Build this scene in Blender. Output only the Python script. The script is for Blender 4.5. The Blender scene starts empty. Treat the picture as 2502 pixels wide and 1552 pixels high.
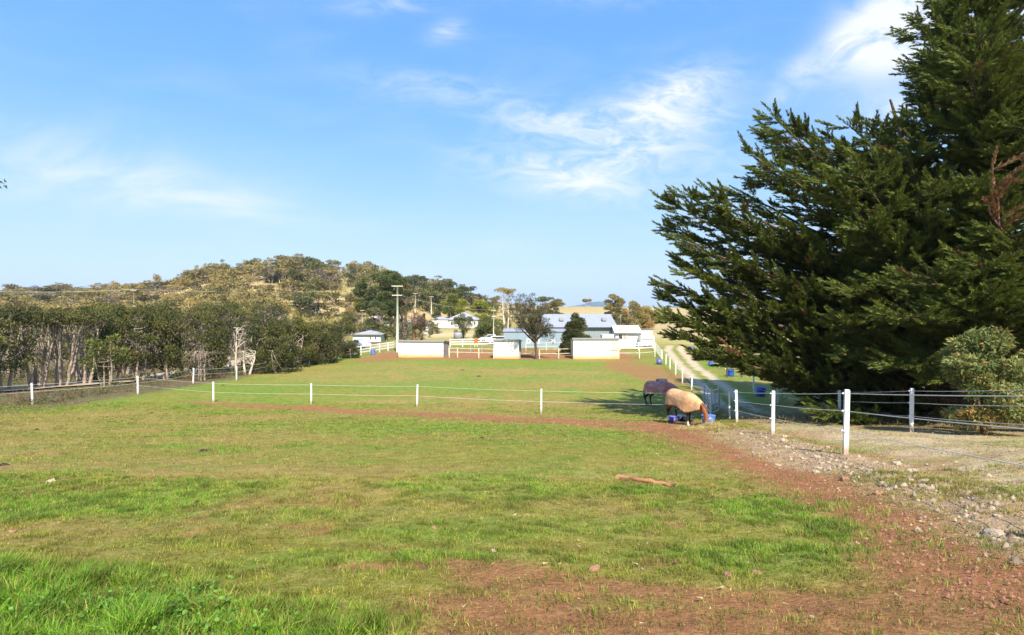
import bpy, math, random
import numpy as np
from mathutils import Vector, Matrix
R = math.radians
sc = bpy.context.scene
col = sc.collection
random.seed(7)
rng = np.random.default_rng(11)

# ------------------------------------------------------------------ camera
F = 1350.0                       # focal length in photo pixels (photo 2502 wide), horizon at row 755
cam_d = bpy.data.cameras.new("camera"); cam = bpy.data.objects.new("camera", cam_d); col.objects.link(cam)
cam_d.sensor_width = 36.0; cam_d.lens = 36.0 * F / 2502.0
cam_d.shift_y = -21.0 / 2502.0
cam_d.clip_start = 0.1; cam_d.clip_end = 20000
cam.location = (0, 0, 0); cam.rotation_euler = (R(90), 0, 0)
sc.camera = cam

# ------------------------------------------------------------------ light
SUN_EL = 47.0
SUN_ROT = 165.0                  # compass style, clockwise from +Y
world = bpy.data.worlds.new("World"); sc.world = world; world.use_nodes = True
EXPOSURE = 1.0
sc.view_settings.view_transform = 'Standard'; sc.view_settings.look = 'None'
sc.view_settings.gamma = 1.0; sc.view_settings.exposure = EXPOSURE
sun_d = bpy.data.lights.new("sun", 'SUN'); sun_d.energy = 4.5; sun_d.angle = R(0.5); sun_d.color = (1.0, 0.93, 0.82)
sun = bpy.data.objects.new("sun", sun_d); col.objects.link(sun)
ce = math.cos(R(SUN_EL))
sdir = Vector((math.sin(R(SUN_ROT)) * ce, math.cos(R(SUN_ROT)) * ce, math.sin(R(SUN_EL))))
sun.rotation_euler = (-sdir).to_track_quat('-Z', 'Y').to_euler()
sun.location = sdir * 200

def build_world():
    nt = world.node_tree; N = nt.nodes; L = nt.links
    for n in list(N): N.remove(n)
    out = N.new('ShaderNodeOutputWorld'); bg = N.new('ShaderNodeBackground')
    sky = N.new('ShaderNodeTexSky'); sky.sky_type = 'NISHITA'; sky.sun_disc = False
    sky.sun_elevation = R(SUN_EL); sky.sun_rotation = R(SUN_ROT)
    sky.altitude = 50; sky.air_density = 1.0; sky.dust_density = 0.6; sky.ozone_density = 2.0
    bg.inputs['Strength'].default_value = 0.122
    def math_(op, a, b=None, c=None):
        n = N.new('ShaderNodeMath'); n.operation = op
        for i, v in enumerate((a, b, c)):
            if v is None: continue
            if isinstance(v, (int, float)): n.inputs[i].default_value = v
            else: L.new(v, n.inputs[i])
        return n.outputs[0]
    tc = N.new('ShaderNodeTexCoord'); sp = N.new('ShaderNodeSeparateXYZ'); L.new(tc.outputs['Generated'], sp.inputs[0])
    x, y, z = sp.outputs
    ym = math_('MAXIMUM', math_('ABSOLUTE', y), 0.12)
    u = math_('DIVIDE', x, ym); v = math_('DIVIDE', z, ym)
    cb = N.new('ShaderNodeCombineXYZ'); L.new(u, cb.inputs[0]); L.new(v, cb.inputs[1])
    def noise(scale, detail, rough, rot, stretch, dist=0.0, off=0.0):
        mp = N.new('ShaderNodeMapping'); L.new(cb.outputs[0], mp.inputs[0])
        mp.inputs['Rotation'].default_value = (0, 0, R(rot)); mp.inputs['Scale'].default_value = stretch
        mp.inputs['Location'].default_value = (off, off * .7, 0)
        n = N.new('ShaderNodeTexNoise'); n.inputs['Scale'].default_value = scale; n.inputs['Detail'].default_value = detail
        n.inputs['Roughness'].default_value = rough; n.inputs['Distortion'].default_value = dist
        L.new(mp.outputs[0], n.inputs['Vector']); return n.outputs['Fac']
    def blob(px, py, rx, ry, rot=0, amp=1.0):
        cu = (px - 1251) / F; cv = (755 - py) / F
        c, s = math.cos(R(rot)), math.sin(R(rot))
        du = math_('SUBTRACT', u, cu); dv = math_('SUBTRACT', v, cv)
        a = math_('ADD', math_('MULTIPLY', du, c / (rx / F)), math_('MULTIPLY', dv, s / (rx / F)))
        b = math_('ADD', math_('MULTIPLY', du, -s / (ry / F)), math_('MULTIPLY', dv, c / (ry / F)))
        d2 = math_('ADD', math_('MULTIPLY', a, a), math_('MULTIPLY', b, b))
        return math_('MULTIPLY', math_('EXPONENT', math_('MULTIPLY', d2, -1.0)), amp)
    def total(bl):
        t = bl[0]
        for b in bl[1:]: t = math_('ADD', t, b)
        return t
    def ramp(val, lo, hi):
        n = N.new('ShaderNodeMapRange'); n.interpolation_type = 'SMOOTHSTEP'; L.new(val, n.inputs[0])
        n.inputs['From Min'].default_value = lo; n.inputs['From Max'].default_value = hi; return n.outputs[0]
    wisps = total([blob(1560, 330, 230, 100, 22, 1.0), blob(1330, 300, 130, 40, -8, .9), blob(1640, 225, 130, 44, 20, .85),
                   blob(1370, 435, 210, 42, -14, .75), blob(1080, 215, 210, 40, -8, .55), blob(1180, 390, 110, 50, 20, .3),
                   blob(1560, 420, 260, 60, 0, .25), blob(1240, 600, 90, 22, 0, .28), blob(950, 14, 100, 26, 4, .55),
                   blob(1088, 78, 50, 28, 20, .62), blob(1500, 0, 300, 30, 0, .2), blob(1800, 400, 200, 50, 0, .2)])
    n1 = noise(10.0, 12, .66, -20, (1.0, 2.4, 1), 1.3)
    n2 = noise(3.2, 8, .6, -12, (1.0, 3.2, 1), .5, 3.1)
    cir = math_('MULTIPLY', wisps, ramp(math_('ADD', math_('MULTIPLY', n1, .7), math_('MULTIPLY', n2, .3)), .31, .72)); cir = math_('MULTIPLY', cir, .92)
    cum = total([blob(2190, 40, 130, 80, 25, 1.25), blob(2060, 110, 70, 40, 40, .8), blob(1960, 175, 60, 34, 30, .55),
                 blob(2170, 150, 150, 60, 20, .6), blob(2180, 270, 130, 46, 10, .5), blob(1910, 240, 40, 26, 0, .35),
                 blob(2400, 60, 160, 120, 0, 1.2)])
    n3 = noise(7.0, 10, .62, 10, (1, 1.6, 1), .8, 7.0)
    cumf = math_('MULTIPLY', cum, ramp(n3, .22, .62))
    veil = total([blob(230, 400, 330, 80, -8, .65), blob(560, 500, 220, 60, -10, .4), blob(300, 480, 260, 40, -6, .3)])
    veil = math_('MULTIPLY', veil, ramp(n2, .3, .75))
    low = math_('MULTIPLY', ramp(n2, .45, .8), 0.10)
    tot = math_('ADD', math_('ADD', cir, cumf), math_('ADD', veil, low))
    tot = math_('MULTIPLY', tot, ramp(z, 0.0, 0.06))
    tot = math_('MINIMUM', tot, 0.95)
    hs = N.new('ShaderNodeHueSaturation'); hs.inputs['Saturation'].default_value = 1.12; hs.inputs['Value'].default_value = 1.0
    L.new(sky.outputs[0], hs.inputs['Color'])
    tint = N.new('ShaderNodeMix'); tint.data_type = 'RGBA'; tint.blend_type = 'MULTIPLY'; tint.inputs['Factor'].default_value = 1
    L.new(hs.outputs[0], tint.inputs['A']); tint.inputs['B'].default_value = (0.78, 1.02, 1.32, 1)
    sc3 = N.new('ShaderNodeSeparateColor'); L.new(tint.outputs['Result'], sc3.inputs[0]); cc3 = N.new('ShaderNodeCombineColor')
    for i, (k_, e_) in enumerate(((.98, .66), (1.48, .48), (3.85, .10))):
        L.new(math_('MULTIPLY', math_('POWER', math_('MAXIMUM', sc3.outputs[i], .01), e_), k_), cc3.inputs[i])
    hz = N.new('ShaderNodeMix'); hz.data_type = 'RGBA'; L.new(math_('MULTIPLY', math_('POWER', math_('SUBTRACT', 1.0, ramp(z, -0.02, 0.42)), 1.6), .55), hz.inputs['Factor'])
    L.new(cc3.outputs[0], hz.inputs['A']); hz.inputs['B'].default_value = (3.15, 3.72, 4.45, 1)
    mix = N.new('ShaderNodeMix'); mix.data_type = 'RGBA'; L.new(tot, mix.inputs['Factor'])
    L.new(hz.outputs['Result'], mix.inputs['A']); mix.inputs['B'].default_value = (4.25, 4.4, 4.75, 1)
    L.new(mix.outputs['Result'], bg.inputs['Color']); L.new(bg.outputs[0], out.inputs[0])
build_world()

# ------------------------------------------------------------------ helpers
def hash2(ix, iy, seed):
    h = (ix.astype(np.int64) * 374761393 + iy.astype(np.int64) * 668265263 + seed * 1442695041) & 0xffffffff
    h = ((h ^ (h >> 13)) * 1274126177) & 0xffffffff
    h = h ^ (h >> 16)
    return (h & 0xffff) / 65535.0
def vnoise(x, y, seed=0):
    x = np.asarray(x, float); y = np.asarray(y, float)
    ix = np.floor(x); iy = np.floor(y); fx = x - ix; fy = y - iy
    fx = fx * fx * (3 - 2 * fx); fy = fy * fy * (3 - 2 * fy)
    a = hash2(ix, iy, seed); b = hash2(ix + 1, iy, seed); c = hash2(ix, iy + 1, seed); d = hash2(ix + 1, iy + 1, seed)
    return (a * (1 - fx) + b * fx) * (1 - fy) + (c * (1 - fx) + d * fx) * fy
def fbm(x, y, seed=0, octs=4):
    s = 0; a = .5; t = 0
    for o in range(octs):
        s = s + a * vnoise(x * 2 ** o + 17 * o, y * 2 ** o - 9 * o, seed + o); t += a; a *= .5
    return s / t
def sst(x, a, b):
    t = np.clip((np.asarray(x, float) - a) / (b - a), 0, 1); return t * t * (3 - 2 * t)

_yy = np.arange(-60, 9000, 0.5)
_dp = np.interp(_yy, [-60, 0, 11, 17, 22.8, 28.3, 33, 45, 60, 73, 100, 160, 200, 225, 260, 330, 400, 700, 1500, 9000],
                [-1.0, 1.3, 2.93, 3.82, 4.72, 5.38, 5.78, 6.12, 6.3, 6.35, 6.42, 6.5, 6.4, 5.6, 3.4, -0.3, -0.6, 0.4, -2, -6])
_k = np.hanning(13); _k /= _k.sum(); _dp = np.convolve(np.pad(_dp, 6, mode='edge'), _k, 'valid')
def zt(x, y):
    x = np.asarray(x, float); y = np.asarray(y, float)
    z = -np.interp(y, _yy, _dp)
    z = z - np.clip(-x - 12, 0, 30) * 0.035 * sst(y, 36, 60) * (1 - sst(y, 130, 200))
    z = z + 18.5 * np.exp(-((x + 119) / 70) ** 2 - ((y - 318) / 78) ** 2)
    z = z + 8.0 * np.exp(-((x + 300) / 190) ** 2 - ((y - 330) / 70) ** 2)
    z = z + 5.0 * np.exp(-((x + 45) / 22) ** 2 - ((y - 300) / 45) ** 2)
    # rocky bank on the paddock side of the near fence
    xl = 7.0 + 0.2 * (y - 12)
    z = z - 0.12 * sst(xl - x, 0.1, 1.6) * sst(y, 2, 6) * (1 - sst(y, 17, 22)) + 0.1 * sst(x - xl, 0, 3) * (1 - sst(y, 20, 30))
    z = z + (fbm(x * .22, y * .22, 5, 3) - .5) * 0.22 * sst(y, 4, 9) * (1 - sst(y, 60, 90))
    z = z + (fbm(x * 1.3, y * 1.3, 9, 3) - .5) * 0.07 * (1 - sst(y, 16, 30))
    z = z + (fbm(x * .02, y * .02, 15, 3) - .5) * 2.5 * sst(y, 160, 260)
    return z
def gz(x, y): return float(zt(x, y))
def X_(px, Y): return (px - 1251.0) * Y / F
def Z_(py, Y): return (755.0 - py) * Y / F
def G(px, py):
    a = (px - 1251.0) / F; b = (755.0 - py) / F
    ys = np.concatenate([np.arange(1.5, 60, .05), np.arange(60, 600, .5)])
    d = b * ys - zt(a * ys, ys)
    i = int(np.argmax(d < 0)) if (d < 0).any() else len(ys) - 1
    return a * ys[i], ys[i]

def tag(o, label=None, cat=None, group=None, kind=None):
    if label: o['label'] = label
    if cat: o['category'] = cat
    if group: o['group'] = group
    if kind: o['kind'] = kind
    return o
def thing(name, label, cat, loc=(0, 0, 0), rz=0.0, group=None):
    o = bpy.data.objects.new(name, None); col.objects.link(o); o.empty_display_size = .2
    o.location = loc; o.rotation_euler = (0, 0, rz)
    return tag(o, label, cat, group)
def np_mesh(name, V, faces, mat, attr=None, smooth=False):
    """V (n,3); faces: list of (k, array(m,k))"""
    me = bpy.data.meshes.new(name)
    V = np.asarray(V, np.float32)
    me.vertices.add(len(V)); me.vertices.foreach_set('co', V.ravel())
    idx = np.concatenate([f.ravel() for f in faces]).astype(np.int32)
    tot = np.concatenate([np.full(len(f), f.shape[1]) for f in faces]).astype(np.int32)
    start = np.concatenate([[0], np.cumsum(tot)[:-1]]).astype(np.int32)
    me.loops.add(len(idx)); me.loops.foreach_set('vertex_index', idx)
    me.polygons.add(len(tot)); me.polygons.foreach_set('loop_start', start); me.polygons.foreach_set('loop_total', tot)
    if smooth: me.polygons.foreach_set('use_smooth', np.ones(len(tot), bool))
    me.update(calc_edges=True)
    for an, arr in (attr or {}).items():
        a = me.attributes.new(an, 'FLOAT_COLOR', 'POINT')
        c = np.ones((len(V), 4), np.float32); c[:, :arr.shape[1]] = arr
        a.data.foreach_set('color', c.ravel())
    if mat: me.materials.append(mat)
    return me
def add(name, me, parent=None, loc=(0, 0, 0), rot=(0, 0, 0), scale=(1, 1, 1)):
    o = bpy.data.objects.new(name, me); col.objects.link(o)
    o.location = loc; o.rotation_euler = rot; o.scale = scale
    if parent: o.parent = parent
    return o
def copy_tree(o, parent=None):
    c = o.copy(); col.objects.link(c); c.parent = parent
    for ch in [q for q in list(bpy.data.objects) if q.parent == o]: copy_tree(ch, c)
    return c
_kids = {}
def dup(root, kids, loc, rz=0.0, scale=(1, 1, 1), label=None, group=None):
    """copy a thing and its recorded children"""
    r = root.copy(); col.objects.link(r); r.location = loc; r.rotation_euler = (0, 0, rz); r.scale = scale
    if label: r['label'] = label
    if group: r['group'] = group
    for k, sub in kids:
        c = k.copy(); col.objects.link(c); c.parent = r
        for s in sub:
            d = s.copy(); col.objects.link(d); d.parent = c
    return r

class MB:
    def __init__(s): s.v = []; s.f = []; s.c = []; s.cc = (1, 1, 1)
    def add(s, vs, fs):
        n = len(s.v); s.v += [tuple(v) for v in vs]; s.f += [tuple(i + n for i in f) for f in fs]; s.c += [s.cc] * len(vs)
    def box(s, c, d, rz=0.0, top=1.0, M=None):
        x, y, z = d[0] / 2, d[1] / 2, d[2] / 2
        vs = []
        for zz, k in ((-z, 1), (z, top)):
            for xx, yy in ((-x, -y), (x, -y), (x, y), (-x, y)):
                v = Vector((xx * k, yy * k, zz))
                if rz: v = Matrix.Rotation(rz, 3, 'Z') @ v
                if M: v = M @ v
                vs.append(v + Vector(c))
        s.add(vs, [(0, 3, 2, 1), (4, 5, 6, 7), (0, 1, 5, 4), (1, 2, 6, 5), (2, 3, 7, 6), (3, 0, 4, 7)])
    def tube(s, pts, rad, n=7, cap=True):
        pts = [Vector(p) for p in pts]
        if not isinstance(rad, (list, tuple, np.ndarray)): rad = [rad] * len(pts)
        rings = []; up = Vector((0.13, 0.27, 0.95))
        for i, p in enumerate(pts):
            t = (pts[min(i + 1, len(pts) - 1)] - pts[max(i - 1, 0)]).normalized()
            a = t.cross(up)
            if a.length < .05: a = t.cross(Vector((1, .2, 0)))
            a.normalize(); b = t.cross(a)
            rings.append([p + (a * math.cos(2 * math.pi * k / n) + b * math.sin(2 * math.pi * k / n)) * rad[i] for k in range(n)])
        vs = [v for r in rings for v in r]; fs = []
        for i in range(len(pts) - 1):
            for k in range(n):
                fs.append((i * n + k, i * n + (k + 1) % n, (i + 1) * n + (k + 1) % n, (i + 1) * n + k))
        if cap: fs += [tuple(range(n)), tuple(range((len(pts) - 1) * n, len(pts) * n))[::-1]]
        s.add(vs, fs)
    def lathe(s, c, prof, n=16, sx=1, sy=1):
        vs = []; fs = []
        for r, z in prof:
            for k in range(n):
                a = 2 * math.pi * k / n; vs.append((c[0] + r * sx * math.cos(a), c[1] + r * sy * math.sin(a), c[2] + z))
        for i in range(len(prof) - 1):
            for k in range(n): fs.append((i * n + k, i * n + (k + 1) % n, (i + 1) * n + (k + 1) % n, (i + 1) * n + k))
        fs += [tuple(range(n))[::-1], tuple(range((len(prof) - 1) * n, len(prof) * n))]
        s.add(vs, fs)
    def mesh(s, name, mat, smooth=False):
        me = bpy.data.meshes.new(name); me.from_pydata(s.v, [], s.f); me.materials.append(mat)
        a = me.attributes.new('col', 'FLOAT_COLOR', 'POINT')
        c = np.ones((len(s.v), 4), np.float32); c[:, :3] = np.array(s.c); a.data.foreach_set('color', c.ravel())
        if smooth: me.polygons.foreach_set('use_smooth', np.ones(len(me.polygons), bool))
        me.update(); return me
    def build(s, name, mat, parent=None, smooth=False, loc=(0, 0, 0), rot=(0, 0, 0)):
        return add(name, s.mesh(name, mat, smooth), parent, loc, rot)

# ------------------------------------------------------------------ materials
def newmat(name):
    m = bpy.data.materials.new(name); m.use_nodes = True
    nt = m.node_tree; b = nt.nodes['Principled BSDF']; b.inputs['Specular IOR Level'].default_value = 0.3
    return m, nt, b
def nod(nt, t, **kw):
    n = nt.nodes.new(t)
    for k, v in kw.items(): setattr(n, k, v)
    return n
def mixc(nt, f, a, b, bt='MIX'):
    n = nod(nt, 'ShaderNodeMix', data_type='RGBA', blend_type=bt)
    for sock, v in (('Factor', f), ('A', a), ('B', b)):
        if isinstance(v, (int, float)): n.inputs[sock].default_value = v
        elif isinstance(v, tuple): n.inputs[sock].default_value = (*v, 1) if len(v) == 3 else v
        else: nt.links.new(v, n.inputs[sock])
    return n.outputs['Result']
def mth(nt, op, a, b=0.0, clamp=False):
    n = nod(nt, 'ShaderNodeMath', operation=op); n.use_clamp = clamp
    for i, v in enumerate((a, b)):
        if isinstance(v, (int, float)): n.inputs[i].default_value = v
        else: nt.links.new(v, n.inputs[i])
    return n.outputs[0]
def noi(nt, vec, scale, detail=4, rough=.55, dist=0.0):
    n = nod(nt, 'ShaderNodeTexNoise'); n.inputs['Scale'].default_value = scale; n.inputs['Detail'].default_value = detail
    n.inputs['Roughness'].default_value = rough; n.inputs['Distortion'].default_value = dist
    if vec is not None: nt.links.new(vec, n.inputs['Vector'])
    return n.outputs['Fac']
def mr(nt, v, a, b, c=0.0, d=1.0):
    n = nod(nt, 'ShaderNodeMapRange', interpolation_type='SMOOTHSTEP'); nt.links.new(v, n.inputs[0])
    for k, x in zip(('From Min', 'From Max', 'To Min', 'To Max'), (a, b, c, d)): n.inputs[k].default_value = x
    return n.outputs[0]
def bump(nt, b, h, st, dist):
    n = nod(nt, 'ShaderNodeBump'); n.inputs['Strength'].default_value = st; n.inputs['Distance'].default_value = dist
    nt.links.new(h, n.inputs['Height']); nt.links.new(n.outputs[0], b.inputs['Normal'])
def simple(name, c, rough=.6, var=.12, scale=6.0, metal=0.0, spec=.3, dirt=None, bmp=0.0, stretch=None):
    m, nt, b = newmat(name)
    tc = nod(nt, 'ShaderNodeTexCoord'); vec = tc.outputs['Object']
    if stretch:
        mp = nod(nt, 'ShaderNodeMapping'); mp.inputs['Scale'].default_value = stretch; nt.links.new(vec, mp.inputs[0]); vec = mp.outputs[0]
    n = noi(nt, vec, scale, 5, .6)
    lo = tuple(x * (1 - var * 1.6) for x in c); hi = tuple(min(1, x * (1 + var)) for x in c)
    cc = mixc(nt, mr(nt, n, .3, .7), lo, hi)
    if dirt:
        cc = mixc(nt, mr(nt, noi(nt, vec, scale * .4, 6, .65), .5, .75, 0, dirt[1]), cc, dirt[0])
    nt.links.new(cc, b.inputs['Base Color']); b.inputs['Roughness'].default_value = rough; b.inputs['Metallic'].default_value = metal
    b.inputs['Specular IOR Level'].default_value = spec
    if bmp: bump(nt, b, noi(nt, vec, scale * 5, 4), bmp, .02)
    return m
def foliage(name, ca, cb, cc, trans=.25, rough=.6):
    """leaf colour picked per leaf by its own 'tint' attribute: r 0..1 between ca and cb, g towards cc"""
    m, nt, b = newmat(name)
    at = nod(nt, 'ShaderNodeAttribute', attribute_name='tint'); sp = nod(nt, 'ShaderNodeSeparateColor'); nt.links.new(at.outputs['Color'], sp.inputs[0])
    oi = nod(nt, 'ShaderNodeObjectInfo')
    f = mth(nt, 'ADD', sp.outputs[0], mth(nt, 'MULTIPLY', mth(nt, 'SUBTRACT', oi.outputs['Random'], .5), .5), True)
    c = mixc(nt, f, ca, cb); c = mixc(nt, sp.outputs[1], c, cc)
    nt.links.new(c, b.inputs['Base Color']); b.inputs['Roughness'].default_value = rough; b.inputs['Specular IOR Level'].default_value = .25
    tr = nod(nt, 'ShaderNodeBsdfTranslucent'); nt.links.new(c, tr.inputs['Color'])
    mx = nod(nt, 'ShaderNodeMixShader'); mx.inputs[0].default_value = trans
    nt.links.new(b.outputs[0], mx.inputs[1]); nt.links.new(tr.outputs[0], mx.inputs[2])
    nt.links.new(mx.outputs[0], nt.nodes['Material Output'].inputs['Surface'])
    return m

M = {}
M['post'] = simple('white_plastic', (.78, .79, .76), .45, .06, 9, dirt=((.42, .36, .24), .5))
def post_mat():
    m, nt, b = newmat('white_plastic_post'); tc = nod(nt, 'ShaderNodeTexCoord'); sp = nod(nt, 'ShaderNodeSeparateXYZ'); nt.links.new(tc.outputs['Object'], sp.inputs[0])
    n = noi(nt, tc.outputs['Object'], 11, 5, .7); oi = nod(nt, 'ShaderNodeObjectInfo')
    c = mixc(nt, mr(nt, n, .55, .8, 0, .55), (.76, .77, .74), (.5, .44, .33))
    f = mr(nt, mth(nt, 'ADD', sp.outputs[2], mth(nt, 'ADD', mth(nt, 'MULTIPLY', n, -.3), mth(nt, 'MULTIPLY', oi.outputs['Random'], -.1))), -.17, .12, .8, 0)
    c = mixc(nt, f, c, (.36, .22, .12)); nt.links.new(c, b.inputs['Base Color']); b.inputs['Roughness'].default_value = .5; return m
M['post'] = post_mat()
M['wire'] = simple('white_wire', (.62, .6, .55), .5, .05)
M['dark_metal'] = simple('rusty_dark_steel', (.09, .07, .06), .7, .3, 12)
M['galv'] = simple('galvanised_pipe', (.5, .52, .54), .4, .12, 10, metal=.6)
M['cream_timber'] = simple('weathered_white_timber', (.62, .56, .42), .7, .2, 5, dirt=((.4, .3, .17), .5), bmp=.3)
M['white_paint'] = simple('white_painted_board', (.78, .77, .72), .5, .08, 4, dirt=((.55, .48, .33), .35))
M['blue_plastic'] = simple('blue_plastic', (.015, .09, .36), .4, .18, 7, spec=.5, dirt=((.12, .13, .16), .35))
M['pale_blue_plastic'] = simple('faded_blue_plastic', (.1, .17, .42), .4, .2, 7, spec=.5, dirt=((.25, .25, .28), .5))
M['navy_plastic'] = simple('dark_blue_plastic', (.01, .015, .1), .4, .2, 7, spec=.5)
M['purple_plastic'] = simple('purple_plastic', (.15, .13, .5), .4, .15, 7, spec=.5)
M['black_rubber'] = simple('black_rubber', (.03, .045, .055), .6, .3, 9)
M['bark'] = simple('grey_bark', (.36, .28, .21), .9, .35, 3, bmp=.6, stretch=(4, 4, 1))
M['bark_brown'] = simple('brown_bark', (.13, .085, .055), .9, .35, 2, bmp=.6, stretch=(4, 4, 1))
M['bark_red'] = simple('red_brown_bark', (.22, .12, .07), .9, .4, 2, bmp=.6, stretch=(4, 4, 1))
M['bark_pale'] = simple('pale_bleached_wood', (.62, .54, .42), .8, .2, 3, bmp=.3, stretch=(4, 4, 1))
M['log'] = simple('orange_timber', (.42, .2, .09), .8, .3, 5, bmp=.5, stretch=(1, 5, 5))
M['stone'] = simple('pale_stone', (.50, .385, .255), .95, .3, 12, dirt=((.26, .17, .1), .9), bmp=.5)
M['red_stone'] = simple('red_brown_stone', (.36, .19, .11), .9, .25, 9, bmp=.5)
M['dung'] = simple('dark_dung', (.05, .035, .025), .95, .4, 20, bmp=.8)
M['hay'] = simple('straw', (.5, .4, .16), .9, .3, 30, bmp=.8)
M['fol_cyp'] = foliage('cypress_leaf', (.028, .048, .011), (.155, .185, .03), (.16, .085, .035), .2)
M['fol_dead'] = foliage('dead_needles', (.2, .09, .04), (.28, .16, .07), (.25, .2, .05), .2)
M['fol_dark'] = foliage('tea_tree_leaf', (.034, .048, .012), (.125, .122, .024), (.15, .11, .05), .2)
M['fol_olive'] = foliage('olive_leaf', (.07, .1, .02), (.2, .2, .04), (.2, .14, .06), .25)
M['fol_brown'] = foliage('brown_leaf', (.1, .08, .05), (.19, .15, .1), (.08, .09, .03), .2)
M['fol_gum'] = foliage('gum_leaf', (.12, .12, .03), (.40, .315, .10), (.40, .24, .09), .3)
M['fol_green'] = foliage('green_leaf', (.05, .075, .018), (.17, .18, .04), (.2, .17, .07), .25)
M['fol_yellow'] = foliage('yellow_leaf', (.18, .2, .02), (.4, .38, .04), (.12, .16, .03), .3)
M['fol_bush'] = foliage('blue_green_leaf', (.10, .135, .035), (.34, .35, .11), (.45, .24, .07), .3)
M['fol_litter'] = foliage('undergrowth_leaf', (.06, .055, .025), (.15, .14, .05), (.16, .08, .05), .2)
def grassmat(name):
    m, nt, b = newmat(name)
    at = nod(nt, 'ShaderNodeAttribute', attribute_name='tint'); nt.links.new(at.outputs['Color'], b.inputs['Base Color'])
    b.inputs['Roughness'].default_value = .55
    tr = nod(nt, 'ShaderNodeBsdfTranslucent'); nt.links.new(at.outputs['Color'], tr.inputs['Color'])
    mx = nod(nt, 'ShaderNodeMixShader'); mx.inputs[0].default_value = .3
    nt.links.new(b.outputs[0], mx.inputs[1]); nt.links.new(tr.outputs[0], mx.inputs[2])
    nt.links.new(mx.outputs[0], nt.nodes['Material Output'].inputs['Surface']); return m
M['grass'] = grassmat('grass_blade')

# ------------------------------------------------------------------ ground masks (world space)
def seg_dist(x, y, pts):
    """distance to a polyline and the interpolated width there"""
    best = np.full(np.shape(x), 1e9); bw = np.zeros(np.shape(x))
    for (x0, y0, w0), (x1, y1, w1) in zip(pts[:-1], pts[1:]):
        dx, dy = x1 - x0, y1 - y0; L2 = dx * dx + dy * dy
        t = np.clip(((x - x0) * dx + (y - y0) * dy) / L2, 0, 1)
        d = np.hypot(x - x0 - t * dx, y - y0 - t * dy); w = w0 + t * (w1 - w0)
        k = d / w < best / np.maximum(bw, 1e-6)
        k = k | (bw == 0)
        best = np.where(k, d, best); bw = np.where(k, w, bw)
    return best, bw
def gp(px, py, w): x, y = G(px, py); return (x, y, w)
P_CROSS = [gp(470, 982, .5), gp(760, 998, .9), gp(1000, 1011, 1.15), gp(1320, 1027, 1.5), gp(1600, 1038, 2.0), gp(1760, 1066, 2.1),
           gp(1900, 1112, 1.7), gp(2060, 1185, 1.1), gp(2250, 1290, .8), gp(2420, 1400, .9), gp(2700, 1540, 1.0)]
P_FRONT = [gp(850, 1385, .1), gp(1090, 1375, .18), gp(1240, 1412, .30), gp(1500, 1440, .26), gp(1800, 1475, .32), gp(2200, 1490, .4), gp(2560, 1500, .7)]
P_FRONT2 = [gp(1050, 1480, .24), gp(1250, 1500, .42), gp(1600, 1530, .45), gp(2000, 1550, .45), gp(2400, 1560, .5)]
P_FRONT3 = [gp(950, 1545, .12), gp(1200, 1560, .25), gp(1500, 1600, .3)]
P_BANK = [gp(1800, 1052, 1.0), gp(1880, 1080, .9), gp(2000, 1120, .8), gp(2150, 1150, .75), gp(2300, 1190, .7), gp(2502, 1270, .6), gp(2700, 1350, .6)]
RUT_L = [(11.0, 20, .35), (11.6, 26, .33), (12.5, 33, .4), (15.0, 43.8, .45), (18.4, 59.6, .5), (24.2, 86, .55), (27.5, 96, .6)]
RUT_R = [(12.2, 20, .3), (12.9, 26.2, .32), (14.0, 33.2, .4), (16.8, 44, .45), (20.0, 59.6, .5), (26.2, 86, .55), (29.5, 96, .6)]
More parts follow.
